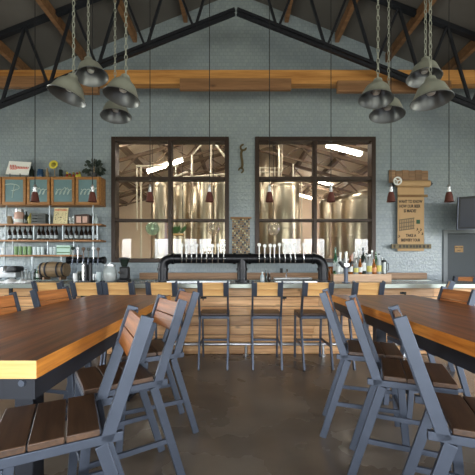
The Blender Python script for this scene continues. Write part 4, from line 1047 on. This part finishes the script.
# planter box on the brewery side of the left window
a = P(172, 233.8, 7.05); b = P(183.5, 235.6, 7.05)
pb = thing('hanging_planter', 'wooden shelf with green plant seen through left window', 'planter', ((a.x+b.x)/2, 7.05, b.z))
MB().box((a.x, 6.95, b.z), (b.x, 7.15, a.z))[0].build('shelf_board', M['pine'], pb)
m = MB(); random.seed(4)
for k in range(60):
    base = Vector((random.uniform(a.x+.02, b.x-.02), 7.05+random.uniform(-.06, .06), a.z)); d = Vector((random.uniform(-.7, .7), random.uniform(-.5, .5), 1)).normalized(); L_ = random.uniform(.1, .24); s = d.orthogonal().normalized()*.018
    m._f([m.bm.verts.new(q) for q in (base, base+d*L_*.6-s, base+d*L_, base+d*L_*.6+s)])
m.build('foliage', M['leaf_green'], pb)
MB().tube([(a.x+.02, 7.05, a.z), (a.x+.02, 7.05, broof(a.x)-.02)], .006, 6).build('cord', M['rubber'], pb)
MB().tube([(b.x-.02, 7.05, a.z), (b.x-.02, 7.05, broof(b.x)-.02)], .006, 6).build('cord', M['rubber'], pb)

# ------------------------------------------------------------------ daylight
wd = bpy.data.worlds.new('sky'); S.world = wd; wd.use_nodes = True
nt = wd.node_tree; N = nt.nodes.new; L = nt.links.new; bg = nt.nodes['Background']
tc = N('ShaderNodeTexCoord'); sx = N('ShaderNodeSeparateXYZ'); L(tc.outputs['Generated'], sx.inputs[0])
cr = N('ShaderNodeValToRGB'); e = cr.color_ramp.elements
e[0].position = .48; e[0].color = (.42, .42, .36, 1); e[1].position = .53; e[1].color = (.92, .96, 1, 1)
e2 = e.new(.9); e2.color = (.62, .78, 1, 1)
mr = N('ShaderNodeMapRange'); mr.inputs['From Min'].default_value = -1; mr.inputs['From Max'].default_value = 1
L(sx.outputs['Z'], mr.inputs['Value']); L(mr.outputs[0], cr.inputs[0]); L(cr.outputs[0], bg.inputs['Color']); bg.inputs['Strength'].default_value = 14
def portal(loc, rot, sx_, sy_):
    l = bpy.data.lights.new('daylight_portal', 'AREA'); l.shape = 'RECTANGLE'; l.size = sx_; l.size_y = sy_; l.cycles.is_portal = True
    o = bpy.data.objects.new('daylight_portal', l); COL.objects.link(o); o.location = loc; o.rotation_euler = rot
for a, b, c, d in REAR: portal(((a+b)/2, RY0-.21, (c+d)/2), (R(90), 0, 0), b-a, d-c)
for s in (-1, 1):
    for a, b, c, d in (SIDE[2:] if s < 0 else SIDE[:2]): portal((s*(RX+.21), (a+b)/2, (c+d)/2), (0, R(90)*s, 0), d-c, b-a)

# ------------------------------------------------------------------ camera
cam = bpy.data.cameras.new('camera'); co = bpy.data.objects.new('camera', cam); COL.objects.link(co)
co.location = (0, 0, EYE); co.rotation_euler = (R(90), 0, 0)
cam.sensor_width = 36; cam.lens = 36*F/475; cam.shift_x = (237.5-VX)/475; cam.shift_y = (VY-237.5)/475; cam.clip_start = .05
S.camera = co
S.view_settings.view_transform = 'Standard'; S.view_settings.look = 'None'; S.view_settings.gamma = 1; S.view_settings.exposure = 0.66
S.view_settings.use_curve_mapping = False
S.cycles.use_denoising = True; S.cycles.max_bounces = 10; S.cycles.diffuse_bounces = 5; S.cycles.transparent_max_bounces = 16; S.cycles.sample_clamp_indirect = 6
